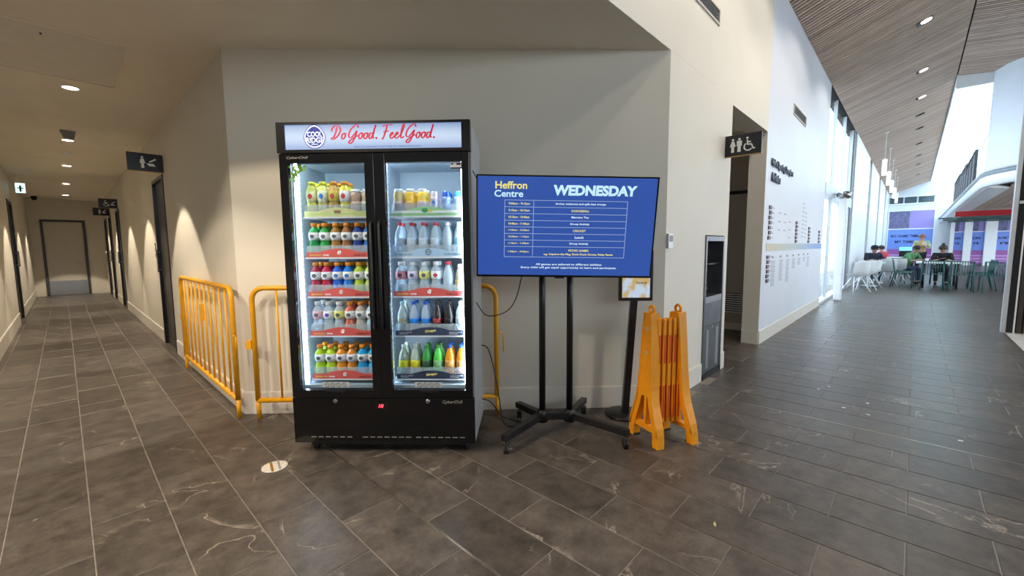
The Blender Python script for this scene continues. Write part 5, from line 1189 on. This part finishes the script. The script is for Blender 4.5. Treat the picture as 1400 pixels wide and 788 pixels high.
def person(label, loc, rz, J, top, bottom, hair, shoes, bun=False, cap=None, patt=None):
    """J: joint dict in the person's own frame, facing -y"""
    t = thing('person', label, 'person', loc, rz)
    names = list(J); V_ = [J[k] for k in names]; ix = {k: i for i, k in enumerate(names)}
    R = {'pelvis': .115, 'belly': .11, 'chest': .12, 'neckb': .055, 'neck': .05, 'head': .085, 'crown': .075, 'shL': .052, 'elL': .038, 'wrL': .028, 'haL': .026, 'shR': .052, 'elR': .038, 'wrR': .028, 'haR': .026,
         'hipL': .082, 'knL': .055, 'anL': .038, 'toL': .03, 'hipR': .082, 'knR': .055, 'anR': .038, 'toR': .03}
    E = [('pelvis', 'belly'), ('belly', 'chest'), ('chest', 'neckb'), ('neckb', 'neck'), ('neck', 'head'), ('head', 'crown')]
    for s in 'LR': E += [('chest', 'sh' + s), ('sh' + s, 'el' + s), ('el' + s, 'wr' + s), ('wr' + s, 'ha' + s), ('pelvis', 'hip' + s), ('hip' + s, 'kn' + s), ('kn' + s, 'an' + s), ('an' + s, 'to' + s)]
    # fingers: five short chains per hand, rooted in the palm
    rad_ = [R[k] for k in names]; ed = [(ix[a], ix[b]) for a, b in E]; V2 = [Vector(v) for v in V_]
    for s in 'LR':
        w_ = Vector(J['wr' + s]); h_ = Vector(J['ha' + s]); d = (h_ - w_).normalized(); sd = d.cross(Vector((0, 0, 1)))
        if sd.length < .1: sd = Vector((0, 1, 0))
        sd.normalize()
        for f, ln in zip((-1.5, -.5, .5, 1.5), (.06, .075, .07, .05)):
            a = len(V2); V2 += [h_ + sd * f * .018 + d * .03, h_ + sd * f * .02 + d * (.03 + ln)]; rad_ += [.009, .008]; ed += [(ix['ha' + s], a), (a, a + 1)]
        a = len(V2); V2 += [h_ + sd * .045 + d * .01, h_ + sd * .055 + d * .04]; rad_ += [.010, .009]; ed += [(ix['ha' + s], a), (a, a + 1)]
    skin_mesh('body', V2, ed, rad_, SK, t)
    def cloth(nm, keys, edges, extra, m):
        vs = [J[k] for k in keys]; rr = [R[k] + extra for k in keys]; i2 = {k: i for i, k in enumerate(keys)}
        return skin_mesh(nm, vs, [(i2[a], i2[b]) for a, b in edges], rr, m, t)
    cloth('top', ['pelvis', 'belly', 'chest', 'neckb', 'shL', 'elL', 'shR', 'elR'], [('pelvis', 'belly'), ('belly', 'chest'), ('chest', 'neckb'), ('chest', 'shL'), ('shL', 'elL'), ('chest', 'shR'), ('shR', 'elR')], .024, top)
    cloth('trousers', ['pelvis', 'hipL', 'knL', 'anL', 'hipR', 'knR', 'anR'], [('pelvis', 'hipL'), ('hipL', 'knL'), ('knL', 'anL'), ('pelvis', 'hipR'), ('hipR', 'knR'), ('knR', 'anR')], .014, bottom)
    for s in 'LR':
        a = Vector(J['an' + s]); b = Vector(J['to' + s]); skin_mesh('shoe', [a + Vector((0, .02, -.02)), b, b + (b - a) * .25], [(0, 1), (1, 2)], [.045, .04, .032], shoes, t, sub=1)
    h = Vector(J['head']); c = Vector(J['crown']); up = (c - h).normalized()
    M = Matrix.Translation(h)
    # hair shell, eyes, nose, mouth, ears
    mb = MB(); mb.lathe([(.092, .00), (.103, .03), (.104, .07), (.088, .115), (.05, .142), (.005, .15)], 18, c=(0, .018, 0), M=M)
    ho = mb.build('hair', hair, t)
    if bun: MB().lathe([(.005, -.04), (.035, -.025), (.045, 0), (.035, .025), (.005, .04)], 12, c=(0, .06, .17), M=M).build('hair_bun', hair, ho)
    if cap: 
        k = MB(); k.lathe([(.108, .06), (.106, .10), (.085, .14), (.04, .16), (.004, .165)], 18, c=(0, .01, 0), M=M); k.box(-.07, .07, -.19, -.08, .062, .072, M); k.build('cap', cap, t)
    for s in (-1, 1):
        MB().lathe([(.004, -.006), (.011, 0), (.004, .006)], 8, c=(s * .033, -.088, .035), M=M).build('eye', DARK, t); MB().lathe([(.004, -.03), (.014, 0), (.006, .03)], 8, c=(s * .1, .01, .02), M=M).build('ear', SK, t)
    MB().prism([(-.012, -.005), (.012, -.005), (.0, .035)], -.112, -.08).build('nose', SK, t).location = h
    MB().box(-.025, .025, -.094, -.08, -.035, -.026, M).build('mouth', ORED, t)
    return t
def stand(lean=0, arm='down', step=.0):
    J = dict(pelvis=(0, 0, .95), belly=(0, -.01, 1.1), chest=(0, -.01, 1.28), neckb=(0, 0, 1.42), neck=(0, 0, 1.48), head=(0, -.01, 1.55), crown=(0, 0, 1.64))
    for s, q in (('L', 1), ('R', -1)):
        J['sh' + s] = (q * .19, 0, 1.38); J['hip' + s] = (q * .09, 0, .90); J['kn' + s] = (q * .10, -.02 - step * q, .5); J['an' + s] = (q * .11, .02 - step * q, .07); J['to' + s] = (q * .12, -.12 - step * q, .035)
        if arm == 'down': J['el' + s] = (q * .25, .02, 1.10); J['wr' + s] = (q * .24, -.06, .88); J['ha' + s] = (q * .24, -.08, .81)
        elif arm == 'front': J['el' + s] = (q * .24, -.06, 1.12); J['wr' + s] = (q * .10, -.26, 1.16); J['ha' + s] = (q * .06, -.31, 1.19)
    return J
def sit(lean=.15, reach=.35):
    J = dict(pelvis=(0, .05, .52), belly=(0, .05 - lean * .4, .68), chest=(0, .05 - lean, .86), neckb=(0, .05 - lean * 1.3, .99), neck=(0, .04 - lean * 1.5, 1.05), head=(0, .02 - lean * 1.7, 1.12), crown=(0, .02 - lean * 1.8, 1.21))
    for s, q in (('L', 1), ('R', -1)):
        y = .05 - lean * 1.2; J['sh' + s] = (q * .19, y, .96); J['el' + s] = (q * .23, y - .12, .74); J['wr' + s] = (q * .14, y - reach, .79); J['ha' + s] = (q * .12, y - reach - .07, .80)
        J['hip' + s] = (q * .10, .03, .50); J['kn' + s] = (q * .12, -.38, .50); J['an' + s] = (q * .12, -.36, .08); J['to' + s] = (q * .12, -.5, .035)
    return J
PAT = bpy.data.materials.new('patterned_top'); PAT.use_nodes = True; q = PAT.node_tree; vo = q.nodes.new('ShaderNodeTexVoronoi'); vo.inputs['Scale'].default_value = 9; tcn = q.nodes.new('ShaderNodeTexCoord'); q.links.new(tcn.outputs['Object'], vo.inputs['Vector']); sx = q.nodes.new('ShaderNodeSeparateXYZ'); q.links.new(vo.outputs['Color'], sx.inputs[0]); r = q.nodes.new('ShaderNodeValToRGB'); q.links.new(sx.outputs[0], r.inputs[0]); r.color_ramp.interpolation = 'CONSTANT'
r.color_ramp.elements[0].color = (.55, .30, .10, 1); r.color_ramp.elements[1].color = (.20, .45, .22, 1); r.color_ramp.elements[1].position = .5; e = r.color_ramp.elements.new(.75); e.color = (.55, .5, .42, 1); q.links.new(r.outputs[0], q.nodes['Principled BSDF'].inputs[0])
HAIR = mat('dark_hair', (.03, .02, .015), .6, noise=.2); HAIRR = mat('auburn_hair', (.28, .10, .06), .6, noise=.2)
BK = mat('black_cloth', (.012, .012, .015), .8, noise=.2); GCL = mat('green_cloth', (.10, .28, .12), .8, noise=.2, nscale=6); NV = mat('navy_cloth', (.02, .025, .05), .8, noise=.2); RDC = mat('red_cloth', (.45, .03, .05), .8, noise=.2); DN = mat('denim', (.05, .07, .13), .8, noise=.2)
person('standing person in an orange and green patterned top, hands raised in front', (24.0, -.22, 0), PI * 1.5 + .1, stand(arm='front'), PAT, BK, HAIRR, BK)
person('person in a green jacket leaning over the left end of the long table', (19.55, .2, 0), PI * 1.8, sit(.22, .3), GCL, DN, HAIR, BK)
person('person in a black top with bunned hair reaching across the table', (19.55, -.68, 0), PI * 1.5, sit(.18, .38), BK, BK, HAIR, BK, bun=True)
person('seated person in a navy top and dark cap by the window piers', (18.8, 1.0, 0), -1.2, sit(.1, .3), NV, DN, HAIR, WHITE, cap=BK)
person('seated person in a red top farther along the window side', (21.6, .8, 0), 2.6, sit(.1, .3), RDC, BK, HAIR, BK)
for i, (x, y, rz, l) in enumerate(((19.55, .2, PI * 1.8, 'under the person in green'), (19.55, -.68, PI * 1.5, 'under the person in black'))):
    green_chair((x, y, 0), rz, 'dark green chair %s' % l)
white_chair((18.8, 1.0, 0), -1.2, 'white shell chair under the person in navy'); white_chair((21.6, .8, 0), 2.6, 'white shell chair under the person in red')
